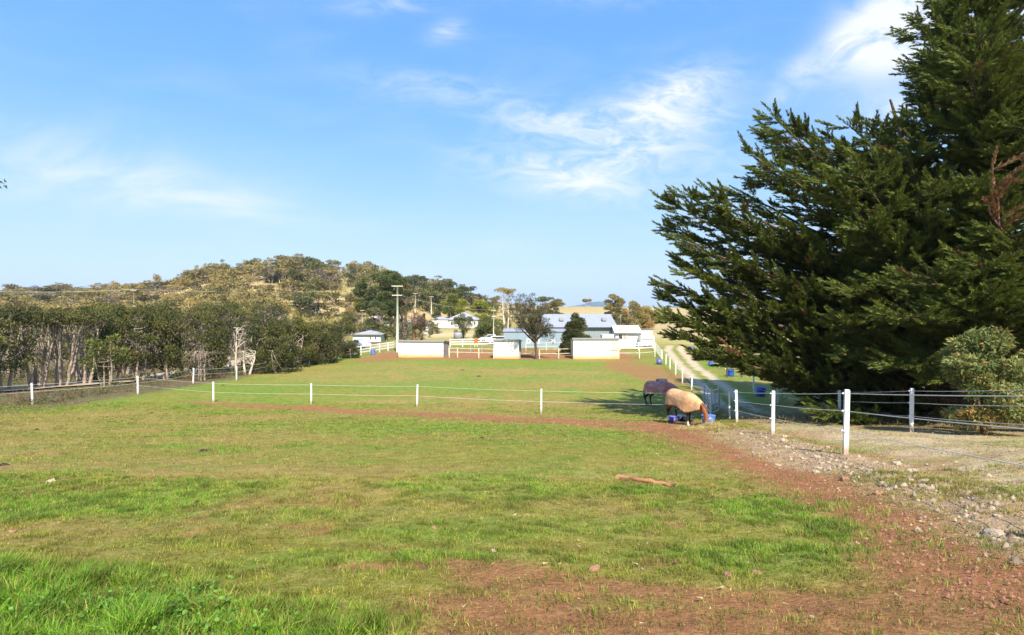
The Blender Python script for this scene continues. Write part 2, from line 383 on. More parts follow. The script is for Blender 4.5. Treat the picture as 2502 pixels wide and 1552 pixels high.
def masks(x, y):
    n1 = fbm(x * .9, y * .9, 21); n2 = fbm(x * 3.1, y * 3.1, 31); n3 = fbm(x * .28, y * .45, 41); n0 = fbm(x * .07, y * .22, 77)
    def line(P, soft=.45):
        d, w = seg_dist(x, y, P)
        return 1 - sst(d / w + (n1 - .5) * 1.0 + (n2 - .5) * .9, 1 - soft, 1 + soft)
    dirt = np.maximum.reduce([line(P_CROSS, .5), .9 * line(P_FRONT, .6), .9 * line(P_FRONT2, .7), .8 * line(P_FRONT3, .6)])
    # random worn spots
    dirt = np.maximum(dirt, .75 * sst(n1 * .6 + n2 * .4, .62, .72) * (1 - sst(y, 5, 12)))
    dirt = np.maximum(dirt, .5 * sst(n3 * .7 + n2 * .3, .62, .74) * (1 - sst(y, 24, 40)))
    # bare earth by the shelters and in the far right corner of the paddock
    dirt = np.maximum(dirt, .85 * sst(y + (n1 - .5) * 3, 67.5, 70) * (1 - sst(y, 84, 90)) * (1 - sst(x, 15.5, 17)) * sst(x, -22, -18))
    dd = np.hypot((x - 13.2) / 3.2, (y - 57) / 14); dirt = np.maximum(dirt, .75 * (1 - sst(dd + (n1 - .5) * .8, .6, 1.2)))
    bank = line(P_BANK, .6)
    dirt = dirt * (1 - .75 * bank)
    ruts = np.maximum(line(RUT_L, .35), line(RUT_R, .35)) * sst(y, 21, 29)
    lush = np.zeros_like(n1)
    def patch(px, py, rx, ry, a=1.0):
        cx, cy = G(px, py)
        d = np.hypot((x - cx) / rx, (y - cy) / ry)
        return a * (1 - sst(d + (n1 - .5) * .9 + (n2 - .5) * .5, .55, 1.25))
    for a in [(1900, 1240, 1.5, .8, 1), (2080, 1300, .6, .5, 1), (200, 1230, 2.6, .9, .95), (60, 1250, 1.2, .7, 1), (450, 1190, 1.6, .7, .7),
              (1000, 1045, 5, 2.2, .8), (800, 1035, 4, 1.6, .6), (1230, 1200, 1.6, .8, .6), (1560, 1200, 1.2, .45, .9), (1500, 1060, 5, 1.8, .55),
              (600, 956, 3.2, 1.2, .9), (690, 950, 2.6, 1.0, .7), (1070, 935, 6, 2.0, .85), (1000, 948, 7, 2.2, .8), (1230, 925, 8, 3.2, .6),
              (1000, 878, 7, 1.2, .7), (1200, 882, 9, 1.4, .8), (1400, 888, 6, 1.6, .6), (1150, 885, 12, 3, .45), (60, 1000, 5, 1.6, .7),
              (600, 1260, 1.6, .5, .5), (1020, 1190, .9, .35, .8), (1400, 1290, 1.6, .6, .55), (1800, 1360, 1.3, .5, .6), (1150, 1300, 1.3, .5, .55),
              (900, 1370, 1.0, .35, .6), (1500, 1160, 2, .7, .4), (2200, 1330, .6, .4, .7), (1650, 1080, 3, 1.3, .45)]:
        lush = np.maximum(lush, patch(*a))
    tall = 1 - sst(y + (n1 - .5) * 1.4 - 3.15 + 0.42 * np.clip(x + 1.2, -9, 9) + .25 * np.clip(x + .2, 0, 9) * 2.5, -.5, .6)
    tall = tall * (1 - sst(x, -.9, .1))
    lush = np.maximum(lush, tall)
    lush = np.maximum(lush, .75 * sst(n3 * .55 + n1 * .45, .5, .66)); lush = np.maximum(lush, .7 * sst(fbm(x * .12, y * .5, 19), .54, .66) * sst(y, 30, 38))
    dry = .92 * sst(n0, .42, .6) + .5 * (1 - sst(np.hypot((x + 9) / 8, (y - 13) / 4.5) + (n1 - .5) * .4, .5, 1.1))
    dry = np.maximum(dry, .85 * (1 - sst(np.hypot((x + 3) / 15, (y - 50) / 10) + (n3 - .5) * .8, .4, 1.2)))
    lane = sst(x - (7.2 + .2 * (y - 12)), 0, .7) * (1 - sst(y, 24, 34)) * (1 - ruts)
    return dict(lush=np.clip(lush, 0, 1), dirt=np.clip(dirt, 0, 1), bank=np.clip(bank, 0, 1), ruts=np.clip(ruts, 0, 1),
                dry=np.clip(dry, 0, 1), lane=np.clip(lane, 0, 1), tall=np.clip(tall, 0, 1), n1=n1, n2=n2)

def ground_material():
    m, nt, b = newmat('paddock_ground')
    at = nod(nt, 'ShaderNodeAttribute', attribute_name='macro')
    geo = nod(nt, 'ShaderNodeNewGeometry'); P = geo.outputs['Position']
    a2 = nod(nt, 'ShaderNodeAttribute', attribute_name='kinds'); sp = nod(nt, 'ShaderNodeSeparateColor'); nt.links.new(a2.outputs['Color'], sp.inputs[0])
    n_f = noi(nt, P, 26, 6, .7); n_m = noi(nt, P, 3.3, 6, .65, .3); n_c = noi(nt, P, .55, 5, .6, .4)
    c = at.outputs['Color']
    # tufted grass texture: green / straw speckle, damped on bare earth
    gr = mth(nt, 'SUBTRACT', 1.0, sp.outputs[0], True)
    c = mixc(nt, mth(nt, 'MULTIPLY', mr(nt, n_m, .46, .68), mth(nt, 'MULTIPLY', gr, .5)), c, (.29, .23, .075))
    c = mixc(nt, mth(nt, 'MULTIPLY', mr(nt, n_c, .48, .64), mth(nt, 'MULTIPLY', gr, .42)), c, (.11, .21, .025))
    v = mth(nt, 'ADD', mth(nt, 'MULTIPLY', mr(nt, n_f, .28, .72, 0, 1), .62), .66)
    v = mth(nt, 'MULTIPLY', v, mth(nt, 'ADD', mth(nt, 'MULTIPLY', mr(nt, n_m, .25, .75), .4), .8)); v = mth(nt, 'MULTIPLY', v, mth(nt, 'ADD', mth(nt, 'MULTIPLY', mr(nt, noi(nt, P, 150, 3, .8), .3, .7), .5), .75))
    cb = nod(nt, 'ShaderNodeCombineColor'); [nt.links.new(v, cb.inputs[i]) for i in range(3)]
    c = mixc(nt, 1.0, c, cb.outputs[0], 'MULTIPLY')
    nt.links.new(c, b.inputs['Base Color']); b.inputs['Roughness'].default_value = .95; b.inputs['Specular IOR Level'].default_value = .1
    h = mth(nt, 'ADD', mth(nt, 'MULTIPLY', n_f, .4), n_m)
    bump(nt, b, h, .75, .09)
    return m

def ground_color(x, y, k):
    def c(r, g, b): return np.array([r, g, b])
    mid = c(.215, .20, .034); lushc = c(.125, .22, .022); dryc = c(.28, .205, .058); soil = c(.30, .130, .060); bankc = c(.40, .27, .155)
    rut = c(.50, .385, .25); lanec = c(.47, .355, .215); straw = c(.42, .32, .15); farc = c(.30, .25, .09)
    L = lambda a, b, t: a * (1 - t[..., None]) + b * t[..., None]
    o = np.broadcast_to(mid, x.shape + (3,)).copy()
    o = L(o, dryc, k['dry']); o = L(o, lushc, k['lush'] * (1 - .3 * k['dry']))
    o = L(o, lanec, k['lane'] * (.5 + .5 * sst(fbm(x * .5, y * .9, 47), .36, .55))); o = L(o, soil, k['dirt']); o = L(o, bankc, k['bank'])
    # verge left of the boundary fence: litter, then the gravel road
    left = sst(-x - 26.0 - .3 * (k['n1'] - .5) * 6, -1.2, 1.0) * sst(y, 20, 30)
    o = L(o, c(.12, .085, .05), left * (1 - sst(y, 100, 140)))
    # right-hand horse yards beyond the lane
    yard = sst(x - (13.8 + .225 * (y - 16.7)), .5, 2.5) * sst(y, 26, 32)
    o = L(o, c(.23, .165, .12), yard * .8 * (1 - sst(y, 52, 66)))
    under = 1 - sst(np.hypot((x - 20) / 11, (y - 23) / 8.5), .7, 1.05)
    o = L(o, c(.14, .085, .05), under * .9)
    o = L(o, c(.40, .33, .12), sst(y, 88, 104) * (1 - left) * (.5 + .5 * sst(fbm(x * .08, y * .12, 93), .35, .6))); o = L(o, c(.55, .43, .24), sst(y, 112, 150) * (1 - left) * sst(fbm(x * .05, y * .05, 95), .3, .55))
    far = sst(y, 130, 190); nn = fbm(x * .03, y * .03, 61)
    o = L(o, L(np.broadcast_to(farc, o.shape), straw, sst(nn, .35, .6)), far)
    o = L(o, straw, sst(y, 100, 150) * sst(x, 18, 40) * .9)
    o = L(o, rut, np.clip(k['ruts'], 0, 1) * (1 - sst(y, 96, 110)))
    return o

def build_ground():
    def axis(spec):
        out = [spec[0][0]]
        for a, b, s in spec:
            n = max(1, int(round((b - a) / s))); out += list(np.linspace(a, b, n + 1)[1:])
        return np.array(out)
    xs = axis([(-9000, -2000, 1400), (-2000, -500, 150), (-500, -60, 9), (-60, -14, .9), (-14, 14, .13), (14, 36, .45), (36, 130, 4), (130, 600, 20), (600, 2000, 150), (2000, 9000, 1400)])
    ys = axis([(-60, -4, 8), (-4, 2, .5), (2, 16, .1), (16, 30, .22), (30, 100, .6), (100, 420, 4), (420, 1000, 30), (1000, 9000, 800)])
    Xg, Yg = np.meshgrid(xs, ys)
    Zg = zt(Xg, Yg); k = masks(Xg, Yg)
    Zg = Zg + k['dirt'] * (-.02) * (1 - sst(Yg, 20, 40)) + k['bank'] * (fbm(Xg * 3, Yg * 3, 71, 3) - .5) * .06
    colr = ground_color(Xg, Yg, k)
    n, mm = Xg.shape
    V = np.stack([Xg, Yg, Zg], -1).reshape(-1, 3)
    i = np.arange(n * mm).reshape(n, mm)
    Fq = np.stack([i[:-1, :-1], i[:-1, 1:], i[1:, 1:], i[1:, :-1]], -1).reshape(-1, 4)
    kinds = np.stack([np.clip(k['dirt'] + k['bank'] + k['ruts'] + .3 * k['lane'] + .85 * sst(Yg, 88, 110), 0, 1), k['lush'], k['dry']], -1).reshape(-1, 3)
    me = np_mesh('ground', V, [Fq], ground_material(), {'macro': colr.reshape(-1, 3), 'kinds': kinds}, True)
    tag(add('ground', me), kind='structure')
build_ground()

def build_road():
    pts = [(-52, 24), (-44, 34), (-38.6, 42), (-37.2, 50), (-36.8, 60), (-36.5, 75), (-37, 95), (-40, 120)]
    V = []; Fq = []; w = 2.6
    yy = np.linspace(0, 1, 80); P = np.array(pts, float)
    t = np.linspace(0, len(pts) - 1, 80); X = np.interp(t, range(len(pts)), P[:, 0]); Y = np.interp(t, range(len(pts)), P[:, 1])
    for j in range(80):
        a = max(j - 1, 0); b = min(j + 1, 79); dx, dy = X[b] - X[a], Y[b] - Y[a]; l = math.hypot(dx, dy); nx, ny = dy / l, -dx / l
        for s in np.linspace(-w, w, 9):
            x, y = X[j] + nx * s, Y[j] + ny * s; V.append((x, y, gz(x, y) + .16 - .02 * abs(s)))
    for j in range(79):
        for q in range(8): Fq.append((j * 9 + q, j * 9 + q + 1, (j + 1) * 9 + q + 1, (j + 1) * 9 + q))
    m = simple('gravel_road', (.42, .33, .23), 1.0, .16, 2.5, bmp=.5, spec=.0)
    tag(add('road', np_mesh('road', np.array(V), [np.array(Fq)], m, smooth=True)), kind='structure')
build_road()

# distant ranges
def ridge(name, prof, Y, depth, mat, seed):
    px = np.linspace(prof[0][0], prof[-1][0], 160); X = X_(px, Y)
    top = np.interp(px, [p[0] for p in prof], [Z_(p[1], Y) for p in prof]) + (fbm(px * .05, px * 0, seed) - .5) * 14
    V = []; Fq = []; rows = [(-1.0, 0), (-.6, .35), (-.25, .8), (0, 1), (.4, .7), (1, 0)]
    for dy, h in rows:
        for x, z in zip(X, top): V.append((x, Y + dy * depth, -12 + (z + 12) * h + (random.random() - .5) * 8 * (0 < h < 1)))
    n = len(px)
    for r in range(len(rows) - 1):
        for i in range(n - 1): Fq.append((r * n + i, r * n + i + 1, (r + 1) * n + i + 1, (r + 1) * n + i))
    tag(add(name, np_mesh(name, np.array(V), [np.array(Fq)], mat, smooth=True)), kind='structure')
m_far = simple('distant_forest', (.05, .085, .07), .95, .3, .01)
ridge('distant_mountain', [(1300, 752), (1380, 749), (1405, 747), (1430, 742), (1450, 738), (1462, 736.5), (1480, 739), (1500, 746), (1530, 750), (1600, 751)], 6200, 700, m_far, 3)
ridge('distant_hills', [(-700, 744), (-200, 742), (0, 737), (60, 731), (100, 734), (200, 742), (500, 748), (900, 750), (1300, 752), (1600, 750), (1700, 747), (1900, 745), (2300, 747), (3200, 742)], 4600, 500, m_far, 8)

# ------------------------------------------------------------------ foliage generators
def leaf_tris(P, D, S, W, r):
    """P centres, D leaf direction, S length, W width -> verts, faces (one pointed leaf face each)"""
    n = len(P); D = D / np.maximum(np.linalg.norm(D, axis=1, keepdims=True), 1e-6)
    q = r.normal(size=(n, 3)); side = np.cross(D, q); side /= np.maximum(np.linalg.norm(side, axis=1, keepdims=True), 1e-6)
    S = np.asarray(S).reshape(-1, 1); W = np.asarray(W).reshape(-1, 1)
    A = P - side * W * .5; B = P + side * W * .5; C = P + D * S
    V = np.stack([A, B, C], 1).reshape(-1, 3); Fc = np.arange(3 * n).reshape(n, 3)
    return V, Fc
def crown_mesh(name, clumps, per, size, mat, seed, elong=2.0, tint_r=(.1, .9), accent=.08, up=.3, flat=1.0, droop=0.0):
    r = np.random.default_rng(seed); Vs = []; T = []; n0 = 0; Fs = []
    for (cx, cy, cz, rx, ry, rz) in clumps:
        n = max(6, int(per * (rx * ry + rx * rz + ry * rz) / 3.0))
        d = r.normal(size=(n, 3)); d /= np.linalg.norm(d, axis=1, keepdims=True)
        d[:, 2] = np.abs(d[:, 2]) * np.where(r.random(n) < .72, 1, -1)
        rad = (r.random(n) ** .35)[:, None] * (1 + .25 * (r.random(n)[:, None] - .5))
        P = np.array([cx, cy, cz]) + d * rad * np.array([rx, ry, rz * flat])
        D = d + r.normal(size=(n, 3)) * .8 + np.array([0, 0, up - droop])
        s = size * (.6 + .8 * r.random(n))
        V, Fc = leaf_tris(P, D, s * 1.3, s * 1.3 / elong * 1.3, r)
        Vs.append(V); Fs.append(Fc + n0); n0 += len(V)
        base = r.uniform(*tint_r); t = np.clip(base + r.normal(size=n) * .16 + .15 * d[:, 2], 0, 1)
        a = (r.random(n) < accent) * r.uniform(.4, 1, n)
        if r.random() < accent: a = np.clip(a + r.uniform(.3, .9), 0, 1)
        T.append(np.repeat(np.stack([t, a, 0 * t], -1), 3, 0))
    return np_mesh(name, np.concatenate(Vs), [np.concatenate(Fs)], mat, {'tint': np.concatenate(T)})
def bez(a, b, c, n):
    a, b, c = Vector(a), Vector(b), Vector(c)
    return [a * (1 - t) ** 2 + b * 2 * t * (1 - t) + c * t * t for t in [i / (n - 1) for i in range(n)]]

def proto_tree(kind, seed, name='tree', mat='fol_dark', bark='bark', h=7.0, w=4.0, base=.4, stems=3, clumps=16, per=120, leaf=.22,
               flat=.6, lean=.0, trad=.12, accent=.1, tint=(.1, .9), twigs=0, shape='dome', elong=2.0):
    """build meshes at real size; crown between base*h and h"""
    r = random.Random(seed); mb = MB(); ends = []; cl = []
    for i in range(clumps):
        for _ in range(30):
            a = r.uniform(0, 2 * math.pi); q = math.sqrt(r.random()) * .86; zf = r.random()
            if shape == 'dome': lim = math.sqrt(max(0, 1 - (zf * .93) ** 2))
            elif shape == 'umb': lim = 1.0; zf = .62 + .38 * zf * (1 - q * q * .5)
            elif shape == 'cone': lim = 1.0 - .8 * zf
            elif shape == 'ball': lim = math.sqrt(max(0, 1 - (2 * zf - 1) ** 2)) * 1.0 + .1
            else: lim = .9
            if q <= lim: break
        cr = w * .5 * r.uniform(.26, .42)
        cl.append((math.cos(a) * q * w * .5 + lean * zf, math.sin(a) * q * w * .5, h * (base + (1 - base) * zf) - cr * .45, cr * r.uniform(.85, 1.3), cr, cr * flat))
    for s in range(stems):
        a = 2 * math.pi * (s + r.random() * .6) / stems; sp = w * (.04 if stems == 1 else .09)
        p0 = Vector((math.cos(a) * sp, math.sin(a) * sp, -.25)); k = r.uniform(.12, .34)
        tgt = Vector((math.cos(a) * w * k * (0 if stems == 1 else 1) + lean * .7, math.sin(a) * w * k * (0 if stems == 1 else 1), h * (base + (1 - base) * .55)))
        mid = (p0 + tgt) / 2 + Vector((r.uniform(-1, 1), r.uniform(-1, 1), 0)) * w * .1
        pts = bez(p0, mid, tgt, 8); pts = [p + Vector((r.uniform(-1, 1), r.uniform(-1, 1), 0)) * trad * .5 * (i > 0) for i, p in enumerate(pts)]
        mb.tube(pts, [trad * (1.25 - .95 * i / 7) for i in range(8)], 6, False); ends.append(pts)
    for c in cl:
        pts = r.choice(ends); st = pts[r.randint(3, 7)]; e = Vector(c[:3]); md = (st + e) / 2 + Vector((r.uniform(-.3, .3), r.uniform(-.3, .3), -.2))
        mb.tube(bez(st, md, e, 5), [trad * .45, trad * .38, trad * .3, trad * .2, trad * .1], 4, False)
    for _ in range(twigs):
        c = r.choice(cl); e = Vector(c[:3]) + Vector((r.uniform(-1, 1) * c[3], r.uniform(-1, 1) * c[4], r.uniform(0, 1.3) * c[5]))
        pts = r.choice(ends); st = pts[r.randint(3, 7)]
        mb.tube(bez(st, (st + e) / 2 + Vector((r.uniform(-.4, .4), r.uniform(-.4, .4), .1)), e, 5), [trad * .3, trad * .24, trad * .2, trad * .14, trad * .06], 4, False)
    tm = mb.mesh('trunk', M[bark], True)
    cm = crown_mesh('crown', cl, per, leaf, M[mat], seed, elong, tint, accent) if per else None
    return tm, cm
def place_tree(pr, name, label, cat, x, y, s=1.0, sz=1.0, rz=None, group=None, sink=0.0):
    t = thing(name, label, cat, (x, y, gz(x, y) - sink), random.uniform(0, 6.28) if rz is None else rz, group)
    t.scale = (s, s, sz)
    add('trunk', pr[0], t)
    if pr[1]: add('crown', pr[1], t)
    return t

# ------------------------------------------------------------------ shelters and buildings
def corrugated(name, c, scale=18.0, axis=0, dirt=None, base_dirt=None, rough=.5):
    m, nt, b = newmat(name)
    tc = nod(nt, 'ShaderNodeTexCoord'); sp = nod(nt, 'ShaderNodeSeparateXYZ'); nt.links.new(tc.outputs['Object'], sp.inputs[0])
    w = mth(nt, 'SINE', mth(nt, 'MULTIPLY', sp.outputs[axis], scale * 2 * math.pi / 3))
    n = noi(nt, tc.outputs['Object'], 1.3, 6, .65); n2 = noi(nt, tc.outputs['Object'], 7, 5, .7)
    cc = mixc(nt, mr(nt, n, .3, .7), tuple(x * .86 for x in c), c)
    if dirt: cc = mixc(nt, mr(nt, n2, .52, .78, 0, .5), cc, dirt)
    if base_dirt:
        f = mth(nt, 'MULTIPLY', mr(nt, mth(nt, 'ADD', sp.outputs[2], mth(nt, 'MULTIPLY', n, -.55)), -.2, .32, 1, 0), 1.0)
        cc = mixc(nt, f, cc, base_dirt)
    nt.links.new(cc, b.inputs['Base Color']); b.inputs['Roughness'].default_value = rough
    bump(nt, b, w, .5, .02); return m
M['sheet_white'] = corrugated('white_sheet_iron', (.76, .76, .73), 10, 0, (.66, .64, .56), (.62, .4, .14))
M['sheet_side'] = corrugated('stained_sheet_side', (.6, .57, .47), 10, 1, (.4, .34, .22), (.6, .38, .15))
M['roof_grey'] = corrugated('grey_roof_sheet', (.36, .33, .29), 8, 0, (.25, .2, .15))
M['roof_silver'] = corrugated('silver_roof_sheet', (.32, .34, .37), 5, 0)
M['wall_blue'] = corrugated('blue_grey_wall_sheet', (.27, .31, .315), 6, 0, (.33, .36, .34))
M['wall_lightblue'] = corrugated('pale_blue_wall_sheet', (.27, .345, .40), 8, 0, (.33, .4, .42))
M['trim_pale'] = simple('pale_weathered_batten', (.56, .56, .5), .7, .15, 4)
M['end_grey'] = simple('weathered_grey_wall', (.30, .27, .22), .8, .2, 3)
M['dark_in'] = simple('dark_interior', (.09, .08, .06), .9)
M['glass'] = simple('window_glass', (.06, .07, .08), .15, .2, 2, spec=.6)
M['curtain'] = simple('tan_curtain', (.42, .36, .26), .8)
M['trim'] = simple('grey_trim', (.3, .3, .29), .6)
M['white_wall'] = simple('white_render', (.66, .65, .62), .6, .05, 2)
M['cream_wall'] = simple('cream_brick', (.7, .62, .5), .8, .1, 3)
M['pink_wall'] = simple('pinkish_wall', (.68, .58, .54), .8, .08, 3)
M['roof_pale'] = simple('pale_tile_roof', (.33, .33, .35), .7, .15, 2)
M['roof_white'] = simple('white_roof', (.78, .77, .74), .5, .05, 2)
M['red_sign'] = simple('orange_red_panel', (.75, .14, .03), .5, .1, 4)
M['car_paint'] = simple('silver_car_paint', (.55, .58, .63), .3, .03, 2, metal=.4, spec=.6)
M['car_white'] = simple('white_car_paint', (.8, .8, .8), .3, .03, 2, spec=.6)
M['tyre'] = simple('tyre_rubber', (.02, .02, .02), .8)
M['letter'] = simple('white_lettering', (.85, .86, .86), .5, .02)
M['pole_green'] = simple('pale_green_pole', (.5, .56, .44), .8, .12, 3)

def prism(mb, pts, y0, y1):
    """extrude an x-z outline between two y"""
    n = len(pts); vs = [(x, y0, z) for x, z in pts] + [(x, y1, z) for x, z in pts]
    fs = [tuple(range(n))[::-1], tuple(range(n, 2 * n))] + [(i, (i + 1) % n, n + (i + 1) % n, n + i) for i in range(n)]
    mb.add(vs, [f[::-1] for f in fs])
def prism_x(mb, pts, x0, x1):
    n = len(pts); vs = [(x0, y, z) for y, z in pts] + [(x1, y, z) for y, z in pts]
    fs = [tuple(range(n)), tuple(range(n, 2 * n))[::-1]] + [(i, n + i, n + (i + 1) % n, (i + 1) % n) for i in range(n)]
    mb.add(vs, [f[::-1] for f in fs])

def shelter(px0, px1, Y, h, depth, label, open_side, roof_over=.0):
    x0, x1 = X_(px0, Y), X_(px1, Y); w = x1 - x0; xc = (x0 + x1) / 2
    t = thing('horse_shelter', label, 'shelter', (xc, Y, gz(xc, Y)), 0, 'horse shelters along the paddock end')
    hb = h - .28
    mb = MB(); mb.box((0, .03, h / 2), (w, .06, h + .1)); mb.build('back_wall', M['sheet_white'], t)
    mb = MB(); mb.box((0, -.012, h * .42), (w - .02, .02, .05)); mb.build('girt', M['trim_pale'], t)
    for s in (-1, 1):
        if s == open_side: continue
        mb = MB(); prism_x(mb, [(.07, -.1), (depth, -.1), (depth, hb + .02), (.07, h + .02)], s * w / 2 - .03, s * w / 2 + .03)
        mb.build('side_wall', M['sheet_side'], t)
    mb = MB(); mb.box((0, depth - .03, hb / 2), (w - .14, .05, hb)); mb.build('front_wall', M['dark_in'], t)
    mb = MB(); prism_x(mb, [(-.12, h + .06), (depth + .2, hb + .0), (depth + .2, hb + .07), (-.12, h + .14)], -w / 2 - .14, w / 2 + .14)
    mb.build('roof', M['roof_grey'], t)
    mb = MB(); mb.box((0, -.14, h + .04), (w + .3, .035, .2)); mb.build('fascia', M['trim'], t)
    for s in (-1, 0, 1):
        mb = MB(); mb.box((s * (w / 2 - .08), depth - .1, hb / 2), (.09, .09, hb)); mb.build('post', M['cream_timber'], t)
    if open_side:
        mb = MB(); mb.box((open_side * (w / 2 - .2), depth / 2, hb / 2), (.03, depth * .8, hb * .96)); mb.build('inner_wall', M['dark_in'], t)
    t.rotation_euler.z = R(-8) if open_side else 0
    if not open_side:
        mb = MB(); mb.box((w / 2 - .46, -.012, h / 2), (.92, .02, h)); mb.build('end_panel', M['sheet_side'], t)
    else:
        mb = MB(); prism_x(mb, [(.1, -.1), (depth * .8, -.1), (depth * .8, hb), (.1, h - .05)], w / 2 - .05, w / 2 - .01); mb.build('end_wall', M['end_grey'], t)
    return t
shelter(971, 1085, 72.5, 2.12, 3.2, 'long white corrugated horse shelter beneath the tall power pole, dark open end', 1)
shelter(1206, 1268, 71, 2.35, 2.8, 'smallest of the white horse shelters, left of the bare-limbed tree, orange stain at its foot', 1)
shelter(1401, 1511, 70, 2.55, 2.7, 'long white horse shelter with orange soil stains, right of the dark conical tree', 0)

def building(name, label, cat, x, y, rz=0, group=None, z=None):
    return thing(name, label, cat, (x, y, gz(x, y) if z is None else z), rz, group)

# big blue-grey shed
def big_shed():
    Y = 95; x0, x1 = X_(1330, Y), X_(1505, Y); xc = (x0 + x1) / 2; w = x1 - x0; t = building('shed', 'large blue-grey metal shed with silver roof and two skylight vents', 'shed', xc, Y)
    g = gz(xc, Y); he = Z_(800, Y) - g; hr = Z_(769.5, Y + 7) - g; D = 14
    mb = MB(); prism_x(mb, [(0, -.2), (D, -.2), (D, he), (D / 2, hr - .06), (0, he)], -w / 2, w / 2); mb.build('wall', M['wall_blue'], t)
    mb = MB()
    for a, b in (((-.35, he - .08), (D / 2, hr + .06)), ((D + .35, he - .08), (D / 2, hr + .06))):
        prism_x(mb, [a, b, (b[0], b[1] + .08), (a[0], a[1] + .08)][::1 if a[0] < 0 else -1], -w / 2 - .3, w / 2 + .3)
    mb.build('roof', M['roof_silver'], t)
    mb = MB(); mb.box((0, -.42, he - .04), (w + .6, .12, .16)); mb.build('gutter', M['dark_metal'], t)
    for px in (1372, 1476):
        xx = X_(px, Y + 3) - xc; zz = he + (hr - he) * .5
        mb = MB(); mb.box((xx, 3.1, zz + .3), (.75, 1.0, .5)); mb.build('roof_vent', M['trim'], t)
    # lower blue lean-to along the front
    l0, l1 = X_(1231, Y - 4), X_(1399, Y - 4); lt = he - 1.05
    L2 = building('lean_to_shed', 'low pale blue metal shed with white lettering, behind the bare-limbed tree', 'shed', (l0 + l1) / 2, Y - 4.2)
    w2 = l1 - l0; g2 = gz((l0 + l1) / 2, Y - 4.2); h2 = Z_(811, Y - 4.2) - g2
    mb = MB(); prism_x(mb, [(0, -.2), (4.0, -.2), (4.0, h2 + .3), (0, h2)], -w2 / 2, w2 / 2); mb.build('wall', M['wall_lightblue'], L2)
    mb = MB(); prism_x(mb, [(-.15, h2 + .02), (4.05, h2 + .34), (4.05, h2 + .42), (-.15, h2 + .1)], -w2 / 2 - .12, w2 / 2 + .12); mb.build('roof', M['roof_silver'], L2)
    # painted letters, raised 12 mm: D left of the trunk, M right of it
    for s, px in (('D', 1292), ('I', 1317), ('M', 1351)):
        cu = bpy.data.curves.new('letter', 'FONT'); cu.body = s; cu.size = 1.05; cu.extrude = .012; cu.offset = .045; cu.align_x = 'CENTER'
        o = bpy.data.objects.new('tmp', cu); col.objects.link(o); bpy.context.view_layer.update()
        me = bpy.data.meshes.new_from_object(o.evaluated_get(bpy.context.evaluated_depsgraph_get())); bpy.data.objects.remove(o)
        me.materials.clear(); me.materials.append(M['letter'])
        add('letter', me, L2, (X_(px, Y - 4.2) - (l0 + l1) / 2, -.03, Z_(839, Y - 4.2) - g2), (R(90), 0, 0))
big_shed()

